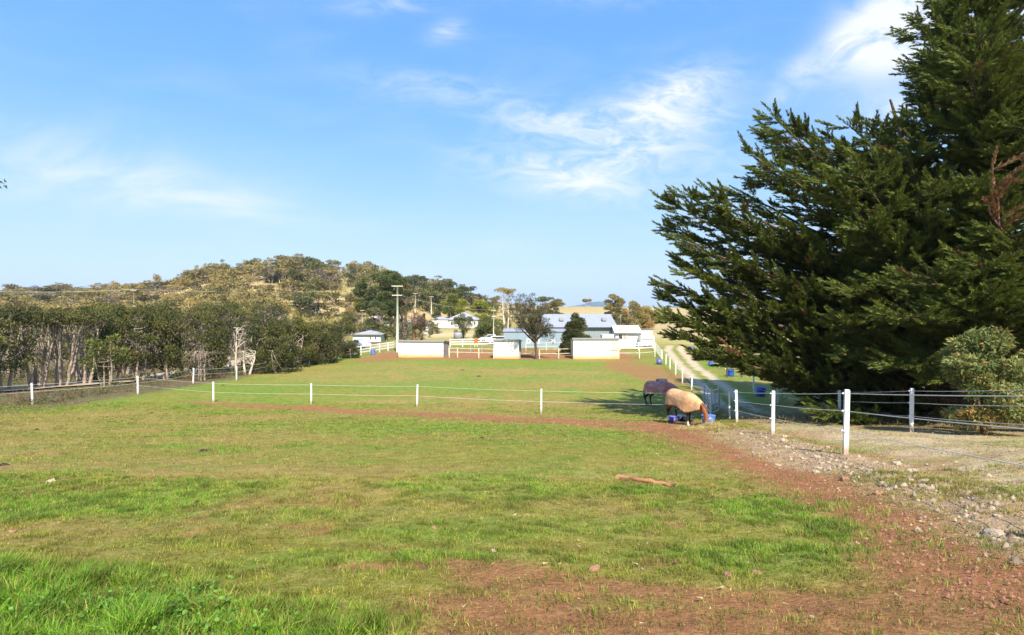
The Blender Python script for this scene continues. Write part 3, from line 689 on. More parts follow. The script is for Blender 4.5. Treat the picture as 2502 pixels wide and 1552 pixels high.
def cabin():
    Y = 92; x0, x1 = X_(1504, Y), X_(1563, Y); w = x1 - x0; xc = (x0 + x1) / 2; g = gz(xc, Y)
    t = building('cabin', 'small white cabin with white roof and a sliding window, right of the big shed', 'cabin', xc, Y)
    he = Z_(812, Y) - g; hr = Z_(797.5, Y + 2.2) - g
    mb = MB(); prism_x(mb, [(0, -.2), (4.4, -.2), (4.4, he), (2.2, hr - .1), (0, he)], -w / 2, w / 2); mb.build('wall', M['white_wall'], t)
    mb = MB()
    prism_x(mb, [(-.4, he - .05), (2.2, hr + .05), (2.2, hr + .12), (-.4, he + .04)], -w / 2 - .25, w / 2 + .3)
    prism_x(mb, [(4.8, he + .04), (2.2, hr + .12), (2.2, hr + .05), (4.8, he - .05)], -w / 2 - .25, w / 2 + .3)
    mb.build('roof', M['roof_white'], t)
    mb = MB(); mb.box((0, -.43, he - .03), (w + .55, .06, .17)); mb.build('fascia', M['cream_wall'], t)
    wx = X_(1521, Y) - xc; wz = Z_(823, Y) - g
    mb = MB(); mb.box((wx, -.02, wz), (1.5, .06, .92)); f = mb.build('window', M['white_paint'], t)
    mb = MB(); mb.box((wx - .35, -.055, wz), (.6, .02, .76)); mb.build('pane', M['glass'], f)
    mb = MB(); mb.box((wx + .36, -.055, wz), (.6, .02, .76)); mb.build('curtain', M['curtain'], f)
    mb = MB(); mb.box((w / 2 - .05, -.02, he / 2 + .4), (.09, .05, he * .55)); mb.build('downpipe', M['trim'], t)
    # white trailer-like annexe with slatted top on the right
    Y = 90; x0, x1 = X_(1566, Y), X_(1599, Y); xc = (x0 + x1) / 2; w = x1 - x0; g = gz(xc, Y)
    t = building('horse_float', 'white horse float parked right of the cabin at the head of the track', 'trailer', xc, Y)
    mb = MB(); mb.box((0, 1, 1.15), (w, 2, 1.5)); mb.box((0, 1, 1.95), (w * .98, 1.9, .12)); mb.build('body', M['car_white'], t)
    mb = MB(); mb.box((0, -.02, 1.45), (w * .9, .03, .18)); mb.build('vent', M['trim'], t)
    for s in (-.35, .35):
        mb = MB(); mb.tube([(s * w * .5, -.05, .33), (s * w * .5, .18, .33)], .33, 14); mb.build('wheel', M['tyre'], t)
    # grey-brown sheet wall panel above/behind
    Y = 97; x0, x1 = X_(1566, Y), X_(1595, Y); xc = (x0 + x1) / 2
    t = building('garden_shed', 'small beige sheet-metal shed behind the white horse float', 'shed', xc, Y)
    h = Z_(805, Y) - gz(xc, Y); w = x1 - x0
    mb = MB(); prism_x(mb, [(0, -.2), (3, -.2), (3, h - .3), (0, h)], -w / 2, w / 2); mb.build('wall', M['cream_wall'], t)
    mb = MB(); prism_x(mb, [(-.2, h + .03), (3.2, h - .3), (3.2, h - .24), (-.2, h + .1)], -w / 2 - .15, w / 2 + .15); mb.build('roof', M['roof_pale'], t)
    # white tank-like box seen between big shed and cabin, over the long shelter
    Y = 88; x0, x1 = X_(1472, Y), X_(1500, Y); xc = (x0 + x1) / 2
    t = building('white_container', 'low white box container against the big shed beside the cabin', 'container', xc, Y)
    h = Z_(819, Y) - gz(xc, Y); w = x1 - x0
    mb = MB(); mb.box((0, 1.1, h / 2), (w, 2.2, h)); mb.build('body', M['white_wall'], t)
    mb = MB(); mb.box((0, 1.1, h + .04), (w + .1, 2.3, .07)); mb.build('lid', M['roof_white'], t)
cabin()

def hip_roof(mb, w, d, z0, z1, over=.4, inset=None):
    w2, d2 = w / 2 + over, d / 2 + over; i = inset if inset is not None else min(w2, d2)
    vs = [(-w2, -d2, z0), (w2, -d2, z0), (w2, d2, z0), (-w2, d2, z0), (-w2 + i, 0, z1), (w2 - i, 0, z1)]
    mb.add(vs, [(0, 1, 5, 4), (1, 2, 5), (2, 3, 4, 5), (3, 0, 4), (3, 2, 1, 0)])
def house(label, pxl, pxr, Y, ytop, yeave, ybase, wall, roof, wins, d=9, garage=None, group=None, rz=0.0):
    x0, x1 = X_(pxl, Y), X_(pxr, Y); w = x1 - x0; xc = (x0 + x1) / 2; zb = min(gz(xc, Y), Z_(ybase, Y))
    t = building('house', label, 'house', xc, Y + d / 2, rz, group, z=zb)
    he = Z_(yeave, Y) - zb; hr = Z_(ytop, Y + d / 2) - zb
    mb = MB(); mb.box((0, 0, he / 2 - .3), (w, d, he + .6)); mb.build('wall', M[wall], t)
    mb = MB(); hip_roof(mb, w, d, he, hr); mb.build('roof', M[roof], t)
    mb = MB(); mb.box((0, -d / 2 - .43, he - .02), (w + .9, .08, .2)); mb.build('gutter', M['trim'], t)
    for px, pw, hh in wins:
        wx = (X_(px, Y) - xc); ww = pw * Y / F
        mb = MB(); mb.box((wx, -d / 2 - .02, he * .56), (ww + .2, .06, hh + .2)); f = mb.build('window', M['white_paint'], t)
        mb = MB(); mb.box((wx, -d / 2 - .06, he * .56), (ww, .02, hh)); mb.build('pane', M['glass'], f)
    return t, he, xc, d
t, he, xc, d = house('white hip-roofed house with pale grey roof in the middle distance', 1092, 1168, 185, 763, 781, 799, 'white_wall', 'roof_pale', [(1104, 4, 1.2), (1121, 5, 1.2), (1148, 6, 1.1), (1160, 4, 1.1)], 10)
t2 = building('garage', 'low pale garage wing left of the white hip-roofed house', 'garage', X_(1074, 183), 187)
g2 = gz(X_(1074, 183), 187); hg = Z_(781, 183) - g2
mb = MB(); mb.box((0, 0, hg / 2), (5.4, 7, hg)); mb.build('wall', M['pink_wall'], t2)
mb = MB(); hip_roof(mb, 5.4, 7, hg, hg + .9, .3, 2.4); mb.build('roof', M['roof_pale'], t2)
mb = MB(); mb.box((0, -3.53, 1.2), (3.6, .06, 2.2)); mb.build('roller_door', M['white_paint'], t2)
house('small pinkish house high on the slope among the trees', 1032, 1053, 262, 734, 739, 749, 'pink_wall', 'roof_white', [(1040, 3, 1.1)], 7)
house('white shed-like house half hidden behind the tree right of the power pole', 1002, 1022, 215, 772, 777, 789, 'pink_wall', 'roof_pale', [(1010, 3, 1.0)], 6)
house('small cream house glimpsed on the hillside left of the power pole', 925, 940, 250, 729, 733, 742, 'white_wall', 'roof_white', [(932, 3, 1.0)], 6)
house('white weatherboard shed on the slope left of the power pole', 939, 960, 190, 776, 780, 790, 'white_wall', 'roof_pale', [(950, 3, .9)], 6)
house('long low white outbuilding with pale roof left of the power pole', 862, 930, 118, 807, 817, 830, 'white_wall', 'roof_pale', [(905, 3, .7), (918, 3, .7)], 6)

# vehicles
def car(label, x, y, rz, paint, ute=False):
    t = thing('car', label, 'car', (x, y, gz(x, y)), rz)
    mb = MB()
    prof = [(-2.1, .35), (2.1, .35), (2.15, .7), (2.0, .95), (1.1, 1.05), (.55, 1.5), (-.6 if ute else -1.5, 1.52), (-.8 if ute else -2.0, 1.0), (-2.15, .95)]
    prism(mb, prof, -.85, .85); mb.build('body', M[paint], t)
    mb = MB(); prism(mb, [(.98, 1.07), (.5, 1.44), (-.5 if ute else -1.4, 1.45), (-.6 if ute else -1.75, 1.05)], -.87, .87); mb.build('window', M['glass'], t)
    for sx in (-1.35, 1.35):
        for sy in (-.86, .86):
            mb = MB(); mb.tube([(sx, sy - .1, .34), (sx, sy + .1, .34)], .34, 14); w = mb.build('wheel', M['tyre'], t)
            mb = MB(); mb.tube([(sx, sy - .115, .34), (sx, sy + .115, .34)], .18, 10); mb.build('rim', M['galv'], w)
    for sy in (-.6, .6):
        mb = MB(); mb.box((2.12, sy, .78), (.1, .32, .16)); mb.build('headlight', M['letter'], t)
    return t
car('silver car parked by the long low outbuilding at the tree row end', X_(884, 97), 97, R(-52), 'car_paint')
car('white car parked behind the small white horse shelter', X_(1222, 100), 100, R(8), 'car_white')
car('white utility parked beside the thin pole behind the rail fence', X_(1200, 104), 106, R(172), 'car_white', True)

# ------------------------------------------------------------------ poles and wires
def power_pole(label, px, Y, ytop, rad, mat, arms, ybase=None):
    x = X_(px, Y); z0 = gz(x, Y); h = Z_(ytop, Y) - z0
    t = thing('power_pole', label, 'power pole', (x, Y, z0), 0, 'power poles')
    mb = MB(); mb.tube([(0, 0, -.3), (0, 0, h)], [rad * 1.15, rad * .8], 10); mb.build('pole', M[mat], t, True)
    for dz, wd in arms:
        mb = MB(); mb.box((0, -rad, h - dz), (wd, .12, .14)); a = mb.build('crossarm', M['cream_timber'], t)
        mb = MB(); mb.lathe((0, 0, 0), [(.025, 0), (.045, .04), (.022, .08), (.04, .12), (.01, .15)], 8); im = mb.mesh('insulator', M['trim'], True)
        for s in (-.9, -.45, .45, .9): add('insulator', im, a, (s * wd / 2, -rad, h - dz + .07))
    return Vector((x, Y, z0 + h))
pt1 = power_pole('tall pale green power pole with two crossarms behind the long white shelter', 971, 84, 697, .17, 'pole_green', [(.15, 1.7), (1.55, 1.5)])
pt2 = power_pole('thin white pole rising beside the parked white cars', 1206, 104, 745, .085, 'bark_pale', [(1.1, .9), (2.2, .7)])
pt3 = power_pole('pale power pole standing above the tree canopy at the far left', 327, 130, 708, .14, 'bark_pale', [(.12, 1.5)])
pt4 = power_pole('pale pole on the slope left of the pinkish house', 1015, 225, 716, .22, 'bark_pale', [(.2, 2.0)])
pt5 = power_pole('pale pole just in front of the pinkish house', 1054, 235, 724, .22, 'bark_pale', [(.2, 2.0)])
pt6 = power_pole('pale slender pole on the dry slope above the outbuilding', 885, 160, 757, .13, 'bark_pale', [(.2, 1.2)])
def span(label, a, b, sag, rad=.03, offs=(0,)):
    t = thing('power_line', label, 'overhead wire', tuple(a), 0, 'overhead wires')
    mb = MB()
    for o in offs:
        pts = []
        for i in range(15):
            s = i / 14; p = a.lerp(b, s) + Vector((0, o, -sag * 4 * s * (1 - s) + .1)) - a; pts.append(p)
        mb.tube(pts, rad, 4)
    mb.build('wire', M['wire'], t)
span('overhead wire from the far left pole across the wooded hill', pt3, Vector((X_(800, 190), 190, Z_(713, 190))), .5, .018, (0, .5))
span('overhead wire leaving the far left pole towards the left', pt3, Vector((X_(-400, 100), 100, Z_(690, 100))), 1.2, .03)
span('overhead wire between the tall green pole and the thin white pole', pt1 - Vector((0, 0, 1.5)), pt2 - Vector((0, 0, 1.1)), .6, .012)

# ------------------------------------------------------------------ fences
_post_me = {}
def post_mesh(h, w, ins=True):
    key = (round(h, 2), w)
    if key not in _post_me:
        mb = MB(); mb.box((0, 0, h / 2 - .1), (w, w * .8, h + .2)); mb.box((0, 0, h + .012), (w * .9, w * .7, .02))
        me = mb.mesh('post', M['post'])
        mi = MB()
        mi.tube([(w * .45, 0, 0), (w * .5 + .045, 0, 0)], [.022, .016], 6)
        _post_me[key] = (me, mi.mesh('insulator', M['letter']))
    return _post_me[key]
def wire_fence(label, posts, h=1.3, w=.07, zs=(.95, .68, .37), rad=.006, group=None, lean=True, wires_ext=None, slack=.04, matw='wire'):
    x0, y0 = posts[0]; g0 = gz(x0, y0)
    t = thing('wire_fence', label, 'fence', (x0, y0, g0), 0, 'white post and wire fences')
    me, mi = post_mesh(h, w); pr = random.Random(len(posts)); tops = []
    for i, (x, y) in enumerate(posts):
        g = gz(x, y); lx, ly = (pr.uniform(-.035, .035), pr.uniform(-.03, .03)) if lean else (0, 0)
        nx = posts[min(i + 1, len(posts) - 1)]; pv = posts[max(i - 1, 0)]; rz = math.atan2(nx[1] - pv[1], nx[0] - pv[0]) + math.pi / 2
        p = add('post', me, t, (x - x0, y - y0, g - g0), (lx, ly, rz)); [add('insulator', mi, p, (0, 0, q)) for q in (h - .06, h * .68, h * .37)]
        tops.append((x, y, g, lx, ly))
    for z in zs:
        pts = []
        for i, (x, y, g, lx, ly) in enumerate(tops):
            cur = Vector((x - x0 + ly * z * h, y - y0 - lx * z * h, g - g0 + z * h))
            if pts:
                pv = pts[-1]
                for s in (.25, .5, .75): pts.append(pv.lerp(cur, s) - Vector((0, 0, slack * 4 * s * (1 - s))))
            pts.append(cur)
        mb = MB(); mb.tube(pts, rad, 5); mb.build('wire', M[matw], t)
    return t
def xs_(px, Y): return (X_(px, Y), Y)
cross = [xs_(1783, 25.4), (1.5, 28.3), (-5.5, 32), (-12.2, 33.6), (-18.7, 34.6), (-26, 38.4)]
wire_fence('white post fence crossing the paddock from the hay pile to the tree row', cross, 1.27, .085, (.93, .5), .006, slack=.03)
left = [(-30.5, 27), xs_(79, 33.5), (-26, 38.4), xs_(472, 46.5), xs_(578, 50), xs_(670, 58.5), xs_(756, 66), xs_(819.6, 74.5)]
wire_fence('white post fence along the foot of the tree row on the left', left, 1.28, .09, (.93, .6), .008, slack=.03)
rightf = [xs_(1800.5, 22.6), xs_(1755.9, 29.5)]
lane_l = [xs_(1720, 33.5), xs_(1690, 38.5), xs_(1667.4, 45), xs_(1651, 51.5), xs_(1637, 57.2), xs_(1627, 62.5), xs_(1618, 68)]
wire_fence('receding white post fence between the paddock and the two-rut track', lane_l, 1.27, .09, (.95, .7, .4), .008, slack=.02)
near = [(5.15, 3.9), (6.79, 11.25), (7.88, 16.7), (9.2, 22.6)]
wire_fence('near white post fence along the stony bank on the right', near, 1.3, .09, (.955, .68, .37), .007, slack=.02)
lane_r = [(11.0, 11.3), (12.07, 16.7), (13.15, 22.2), xs_(1842, 38.5), xs_(1773, 57), xs_(1735, 72)]
wire_fence('white post fence on the far side of the lane, beneath the big cypress', lane_r, 1.3, .09, (.955, .68, .37), .006, slack=.03)

def gate(label, a, b, h=1.25, mat='galv', bars=5, group=None, infill=False):
    x0, y0 = a; x1, y1 = b; L = math.hypot(x1 - x0, y1 - y0); g0 = gz(x0, y0); g1 = gz(x1, y1)
    t = thing('gate', label, 'gate', (x0, y0, g0), math.atan2(y1 - y0, x1 - x0), group)
    mb = MB()
    mb.tube([(0.05, 0, .15), (.05, 0, h), (L - .05, 0, h + g1 - g0), (L - .05, 0, .15 + g1 - g0), (.05, 0, .15)], .024, 6); mb.build('frame', M[mat], t)
    mb = MB()
    for i in range(1, bars): z = .15 + (h - .15) * i / bars; mb.tube([(.05, 0, z), (L - .05, 0, z + g1 - g0)], .014, 5)
    mb.tube([(L / 2, 0, .15 + (g1 - g0) / 2), (L / 2, 0, h + (g1 - g0) / 2)], .016, 5)
    if infill:
        for k in range(1, 14): mb.tube([(L * k / 14, 0, .15), (L * k / 14, 0, h)], .01, 4)
    mb.build('rail', M[mat], t)
    for xx, gg in ((0, 0), (L, g1 - g0)):
        mb = MB(); mb.tube([(xx, 0, gg - .2), (xx, 0, gg + h + .08)], .04, 8); mb.build('gate_post', M['post'], t)
gate('grey pipe gate between the feeding horse and the lane, standing open', xs_(1736, 27.5), xs_(1722, 33.0), group=None)
gate('short grey pipe gate behind the blue feed tub', xs_(1757, 29.6), xs_(1737, 27.4))
gate('white mesh gate at the far right corner of the paddock', xs_(1617, 68.5), xs_(1601, 84), mat='white_paint', infill=True)
gate('dark steel yard gate by the large blue barrel', xs_(1900, 33), xs_(1922, 35.5), mat='dark_metal', bars=4)

def rail_fence(label, pts, h=1.15, mat='cream_timber', rails=(1.1, .6), step=2.6, r=.045, board=False, name='rail_fence'):
    x0, y0 = pts[0]; g0 = gz(x0, y0); t = thing(name, label, 'fence', (x0, y0, g0), 0, 'rail fences round the yards')
    P = []
    for a, b in zip(pts[:-1], pts[1:]):
        n = max(1, round(math.hypot(b[0] - a[0], b[1] - a[1]) / step))
        for i in range(n): s = i / n; P.append((a[0] + (b[0] - a[0]) * s, a[1] + (b[1] - a[1]) * s))
    P.append(pts[-1])
    mb0 = MB(); mb0.box((0, 0, h / 2), (r * 2.4, r * 2.4, h + .1)); pm = mb0.mesh('post', M[mat])
    for x, y in P: add('post', pm, t, (x - x0, y - y0, gz(x, y) - g0))
    for z in rails:
        V = [Vector((x - x0, y - y0, gz(x, y) - g0 + z)) for x, y in P]
        mb = MB()
        if board:
            for a, b in zip(V[:-1], V[1:]):
                d = (b - a).normalized(); nrm = Vector((-d.y, d.x, 0)) * .02; up = Vector((0, 0, .07)); off = nrm * 3
                vs = [a + off - nrm - up, b + off - nrm - up, b + off + nrm - up, a + off + nrm - up, a + off - nrm + up, b + off - nrm + up, b + off + nrm + up, a + off + nrm + up]
                mb.add(vs, [(0, 3, 2, 1), (4, 5, 6, 7), (0, 1, 5, 4), (1, 2, 6, 5), (2, 3, 7, 6), (3, 0, 4, 7)])
        else: mb.tube(V, r * .8, 6)
        mb.build('rail', M[mat], t)
    return t
rail_fence('white three-board fence left of the long white shelter', [xs_(850, 76), xs_(882, 80), xs_(968, 90)], 1.35, 'white_paint', (1.28, .86, .45), 2.6, .05, True)
rail_fence('white board fence behind the yards, beside the orange-red sign', [xs_(1100, 93), xs_(1160, 94), xs_(1210, 95)], 1.3, 'white_paint', (1.25, .85, .45), 2.4, .055, True)
rail_fence('timber rail fence joining the two left shelters', [xs_(1098, 72), xs_(1118, 72), xs_(1170, 71.5), xs_(1206, 71)], 1.25, 'cream_timber', (1.2, .7), 2.0, .05)
rail_fence('pipe rail yard fence behind the two left shelters', [xs_(1150, 80), xs_(1206, 79)], 1.2, 'galv', (1.2, .6), 1.6, .035)
rail_fence('timber rail fence beside the bare-limbed tree', [xs_(1270, 71.5), xs_(1318, 71), xs_(1365, 71), xs_(1400, 71.5)], 1.25, 'cream_timber', (1.2, .62), 2.4, .05)
rail_fence('second timber rail fence farther back behind the bare-limbed tree', [xs_(1285, 84), xs_(1335, 85), xs_(1400, 86)], 1.2, 'cream_timber', (1.15, .6), 2.6, .045)
rail_fence('timber rail fence between the right shelter and the corner gate', [xs_(1512, 71), xs_(1562, 71), xs_(1600, 73)], 1.3, 'cream_timber', (1.25, .68), 2.6, .055)
rail_fence('white board fence in front of the cabin', [xs_(1515, 86), xs_(1560, 86), xs_(1598, 87)], 1.15, 'white_paint', (1.1, .72, .36), 2.4, .05, True)
rail_fence('brown timber yard rails beyond the lane under the cypress tips', [xs_(1776, 50), xs_(1812, 50), xs_(1860, 52), xs_(1900, 56)], 1.3, 'dark_metal', (1.25, .75), 2.4, .04)
rail_fence('grey rails of the far horse yard right of the lane', [xs_(1730, 66), xs_(1800, 66), xs_(1880, 70)], 1.3, 'cream_timber', (1.25, .7), 3.0, .045)

# sign panel
t = thing('sign_panel', 'orange-red square sign on the white board fence', 'sign', (X_(1163, 92.6), 92.6, gz(X_(1163, 92.6), 92.6)))
mb = MB(); mb.box((0, 0, 1.0), (.62, .04, .8)); mb.build('board', M['red_sign'], t)
mb = MB(); mb.box((-.2, .05, .7), (.06, .06, 1.4)); mb.box((.2, .05, .7), (.06, .06, 1.4)); mb.build('leg', M['white_paint'], t)

# ------------------------------------------------------------------ tubs, barrels, hay, log
def vessel(name, label, cat, x, y, prof, mat, parts=True, tilt=(0, 0), n=20, sx=1, group=None, rz=0):
    t = thing(name, label, cat, (x, y, gz(x, y)), rz, group); t.rotation_euler = (tilt[0], tilt[1], rz)
    mb = MB(); mb.lathe((0, 0, 0), prof, n, sx); mb.build('body', M[mat], t, True)
    return t
def barrel(label, x, y, r, h, mat, tilt=(0, 0)):
    t = thing('plastic_barrel', label, 'barrel', (x, y, gz(x, y)), 0, 'blue plastic barrels beyond the lane'); t.rotation_euler = (tilt[0], tilt[1], 0)
    mb = MB(); mb.lathe((0, 0, 0), [(r * .9, 0), (r, .05), (r, h * .3), (r * 1.05, h * .33), (r, h * .37), (r, h * .63), (r * 1.05, h * .66), (r, h * .7), (r, h * .94), (r * .92, h)], 22); mb.build('body', M[mat], t)
    mb = MB(); mb.lathe((0, 0, h + .002), [(r * .95, 0), (r * .95, .03), (r * .86, .03), (r * .84, .005)], 22); mb.build('rim', M[mat], t)
barrel('large blue barrel, tilted, the nearest beyond the lane', *xs_(1857, 37.5), .31, .62, 'blue_plastic', (.1, .12))
barrel('smaller blue barrel beside the timber yard rails beyond the lane', *xs_(1785, 51), .32, .58, 'blue_plastic')
barrel('faded lilac-blue barrel under the lowest cypress tips', *xs_(1738, 62), .34, .55, 'pale_blue_plastic')
barrel('pale lilac barrel farthest along the lane', *xs_(1688, 85), .34, .6, 'pale_blue_plastic')
barrel('light blue barrel at the foot of the white three-board fence', *xs_(911, 80), .36, .75, 'pale_blue_plastic')
def tub(label, x, y, r, h, mat, grp='feed tubs round the tan-rugged horse'):
    t = thing('feed_tub', label, 'feed tub', (x, y, gz(x, y)), random.random(), grp)
    mb = MB(); mb.lathe((0, 0, .0), [(r * .82, 0), (r * .98, h), (r * .9, h), (r * .78, .05)], 24); mb.build('body', M[mat], t, True)
    mb = MB(); mb.lathe((0, 0, h - .02), [(r * 1.0, 0), (r * 1.05, .015), (r * 1.05, .035), (r * .93, .035)], 24); mb.build('rim', M[mat], t, True)
    return t
tub('blue feed tub the tan-rugged horse is eating from', *G(1731, 1036), .27, .34, 'pale_blue_plastic')
tub('dark blue feed tub between the hind legs of the tan-rugged horse', *G(1662, 1030), .22, .24, 'navy_plastic')
tub('purplish feed tub at the heels of the tan-rugged horse', *G(1642, 1031), .2, .22, 'purple_plastic')
tub('black feed tub between the front and hind legs of the tan-rugged horse', *G(1681, 1031), .22, .24, 'black_rubber')
tub('purple ball-like bucket at the far corner of the paddock', *xs_(1610.5, 63.5), .33, .55, 'purple_plastic', None)
t = thing('rubber_trough', 'low dark round rubber trough behind the purple-rugged horse', 'trough', (*xs_(1617, 45), gz(*xs_(1617, 45))))
mb = MB(); mb.lathe((0, 0, 0), [(.4, 0), (.47, .22), (.44, .34), (.38, .34), (.36, .08)], 26); mb.build('body', M['black_rubber'], t, True)
t = thing('water_tank', 'round dark tank with a pale blue lid on the slope below the white house', 'tank', (*xs_(1119, 118), gz(*xs_(1119, 118))))
mb = MB(); mb.lathe((0, 0, 0), [(.9, 0), (.92, .9), (.85, 1.3), (.3, 1.5)], 20); mb.build('body', M['trim'], t, True)
mb = MB(); mb.lathe((0, -.1, 1.1), [(.42, 0), (.42, .45), (.2, .5)], 14); mb.build('lid', M['pale_blue_plastic'], t)
def heap(name, label, cat, x, y, rx, ry, h, mat, strands, seed, group=None, rz=0):
    r = np.random.default_rng(seed); t = thing(name, label, cat, (x, y, gz(x, y)), rz, group)
    n = 26; vs = []; fs = []
    for j in range(10):
        q = j / 9
        for i in range(n):
            a = 2 * math.pi * i / n; rr = q * (1 + .25 * (fbm(np.array([math.cos(a) * 2 + seed]), np.array([math.sin(a) * 2]), seed)[0] - .5))
            xx, yy = rx * rr * math.cos(a), ry * rr * math.sin(a)
            vs.append((xx, yy, h * (1 - q * q) ** 1.2 * (1 + .5 * r.normal() * .2) + gz(x + xx, y + yy) - gz(x, y) - .02))
    for j in range(9):
        for i in range(n): fs.append((j * n + i, j * n + (i + 1) % n, (j + 1) * n + (i + 1) % n, (j + 1) * n + i))
    mb = MB(); mb.add(vs, fs); mb.build('heap', M[mat], t, True)
    if strands:
        a = r.random(strands) * 6.283; q = np.sqrt(r.random(strands)) * 1.15; P = np.stack([rx * q * np.cos(a), ry * q * np.sin(a), h * np.clip(1 - q * q, 0, 1) ** 1.2 + .01], -1)
        P[:, 2] += zt(x + P[:, 0], y + P[:, 1]) - gz(x, y)
        D = r.normal(size=(strands, 3)) * np.array([1, 1, .35]); V, Fc = leaf_tris(P, D, .12 + .12 * r.random(strands), np.full(strands, .012), r)
        c = np.array([.55, .45, .2]) * (.6 + .7 * r.random((strands, 1))); me = np_mesh('strands', V, [Fc], M['grass'], {'tint': np.repeat(c, 3, 0)})
        add('straw', me, t)
    return t
heap('hay_pile', 'flattened yellow pile of hay beside the blue feed tub', 'hay', *G(1739, 1044), .45, .32, .15, 'hay', 1500, 3)
heap('hay_pile', 'thin strip of scattered hay below the tan-rugged horse', 'hay', *G(1690, 1048), .6, .16, .04, 'hay', 900, 4)
for i, (px, py, rr, hh) in enumerate([(497, 1103, .13, .05), (90, 1051, .12, .05), (371, 1010, .15, .05), (262, 1020, .16, .04), (482, 1232, .07, .04), (478, 1318, .05, .03), (1178, 1071, .13, .04), (420, 1052, .08, .04), (1130, 905, .3, .06), (1170, 920, .3, .06), (545, 942, .2, .05), (10, 1137, .12, .04)]):
    x, y = G(px, py)
    names = ['between the dry patch and the cross fence, the widest of them', 'near the left edge below the leaning end post', 'just below the cross fence on the left', 'on the grass below the second post from the left', 'among the grass tufts in the left foreground',
             'at the upper edge of the tall green grass', 'in the middle of the paddock', 'small and round, right of the dry patch', 'far off, in front of the small shelter', 'far off, right of the paddock middle', 'beyond the cross fence near the tree row', 'at the left edge of the picture']
    heap('dung_pile', 'dark dung heap ' + names[i], 'dung', x, y, rr, rr * .8, hh * 1.4, 'dung', 0, 20 + i, 'dung heaps on the grass')
def log():
    xa, ya = G(1508, 1172); xb, yb = G(1652, 1192); L = math.hypot(xb - xa, yb - ya)
    t = thing('timber_log', 'weathered orange timber pole lying in the grass', 'log', (xa, ya, gz(xa, ya)), math.atan2(yb - ya, xb - xa))
    mb = MB(); n = 12
    mb.tube([(L * i / n, .012 * math.sin(i), .03 + (gz(xa + (xb - xa) * i / n, ya + (yb - ya) * i / n) - gz(xa, ya)) + .01 * math.sin(i * 2.1)) for i in range(n + 1)], [.045 - .012 * i / n + .006 * math.sin(i * 3) for i in range(n + 1)], 9)
    mb.tube([(L * .32, 0, .05), (L * .36, .05, .12)], [.02, .012], 6)
    mb.build('timber', M['log'], t, True)
log()

# stones
def stone_mesh(seed, mat):
    r = np.random.default_rng(seed); vs = []; n = 10; m = 7; fs = []
    ph = r.uniform(0, 6, 8)
    for j in range(m + 1):
        th = math.pi * j / m
        for i in range(n):
            a = 2 * math.pi * i / n; d = 1 + .22 * math.sin(2 * a + ph[0]) * math.sin(th * 2 + ph[1]) + .16 * math.sin(3 * a + ph[2]) + r.uniform(-.07, .07)
            v = np.array([math.sin(th) * math.cos(a), math.sin(th) * math.sin(a) * .8, math.cos(th) * .55]) * d
            v = np.sign(v) * np.abs(v) ** .85; vs.append(tuple(v * .5))
    for j in range(m):
        for i in range(n): fs.append((j * n + i, (j + 1) * n + i, (j + 1) * n + (i + 1) % n, j * n + (i + 1) % n))
    mb = MB(); mb.add(vs, fs); return mb.mesh('stone', M[mat])
pale = [stone_mesh(s, 'stone') for s in range(6)]; redd = [stone_mesh(s + 40, 'red_stone') for s in range(4)]
def stone(px, py, wpx, me, label, grp, hz=1.0, xy=None):
    x, y = xy if xy else G(px, py); s = wpx * y / F * (1 if xy else .74)
    o = add('stone', me, None, (x, y, gz(x, y) + s * .04), (random.uniform(-.2, .2), random.uniform(-.2, .2), random.uniform(0, 6)), (s, s * .9, s * .9 * hz))
    tag(o, label, 'stone', grp)
GP, GR = 'pale stones on the bank', 'red-brown stones in the paddock'
hero = [(2062, 1172, 32, 1, 'tan boulder beside the dirt track, upper of the pair'), (2146, 1208, 34, 1, 'tan boulder beside the dirt track, lower of the pair'),
        (2126, 1155, 30, 0, 'flat whitish stone in the middle of the bank'), (2192, 1136, 30, 0, 'whitish stone high on the bank right of the near post'),
        (2256, 1192, 26, 0, 'pale flat stone low on the bank'), (2280, 1194, 28, 0, 'brightest white stone low on the bank'),
        (1922, 1095, 26, 0, 'pale flat stone left of the near post'), (1915, 1078, 26, 0, 'small grey stone left of the near post, higher one'),
        (2158, 1186, 30, 0, 'pale stone just above the lower tan boulder'), (2022, 1094, 16, 0, 'small pale stone left of the foot of the near post'),
        (1850, 1404, 34, 1, 'red-brown clod near the bottom right foreground'), (1780, 1412, 40, 1, 'flat reddish clod left of the red-brown clod in the foreground'),
        (1450, 1392, 40, 1, 'flat reddish clod in the middle foreground'), (30, 1301, 22, 1, 'brown stone at the left edge among the grass'),
        (290, 1385, 22, 0, 'pale stone at the edge of the tall green grass'), (125, 1180, 30, 0, 'pale flat stone in the grass on the left'),
        (1205, 1348, 20, 0, 'pale stone above the bare patch in the middle foreground'), (1984, 1512, 14, 0, 'small pale stone in the bottom foreground'), (1060, 1292, 22, 1, 'reddish clod in the grass, left of centre'),
        (1770, 1022, 13, 1, 'orange stone behind the gate by the hay'), (1795, 1039, 14, 1, 'small reddish stone at the foot of the fence end posts')]
for px, py, w, k, lb in hero: stone(px, py, w, random.choice(redd if k else pale), lb, GR if k else GP)
rr = random.Random(5)
for i in range(64):
    j = rr.randrange(len(P_BANK) - 1); s = rr.random(); a, b = P_BANK[j], P_BANK[j + 1]; o = rr.gauss(0, .42)
    x = a[0] + (b[0] - a[0]) * s + o; y = a[1] + (b[1] - a[1]) * s + o * .3
    x += 0 if j > 2 else -.1
    stone(0, 0, 1, rr.choice(pale), 'small pale stone scattered on the bank below the near fence', GP, xy=(x, y))
    ob = bpy.data.objects[-1] if False else None
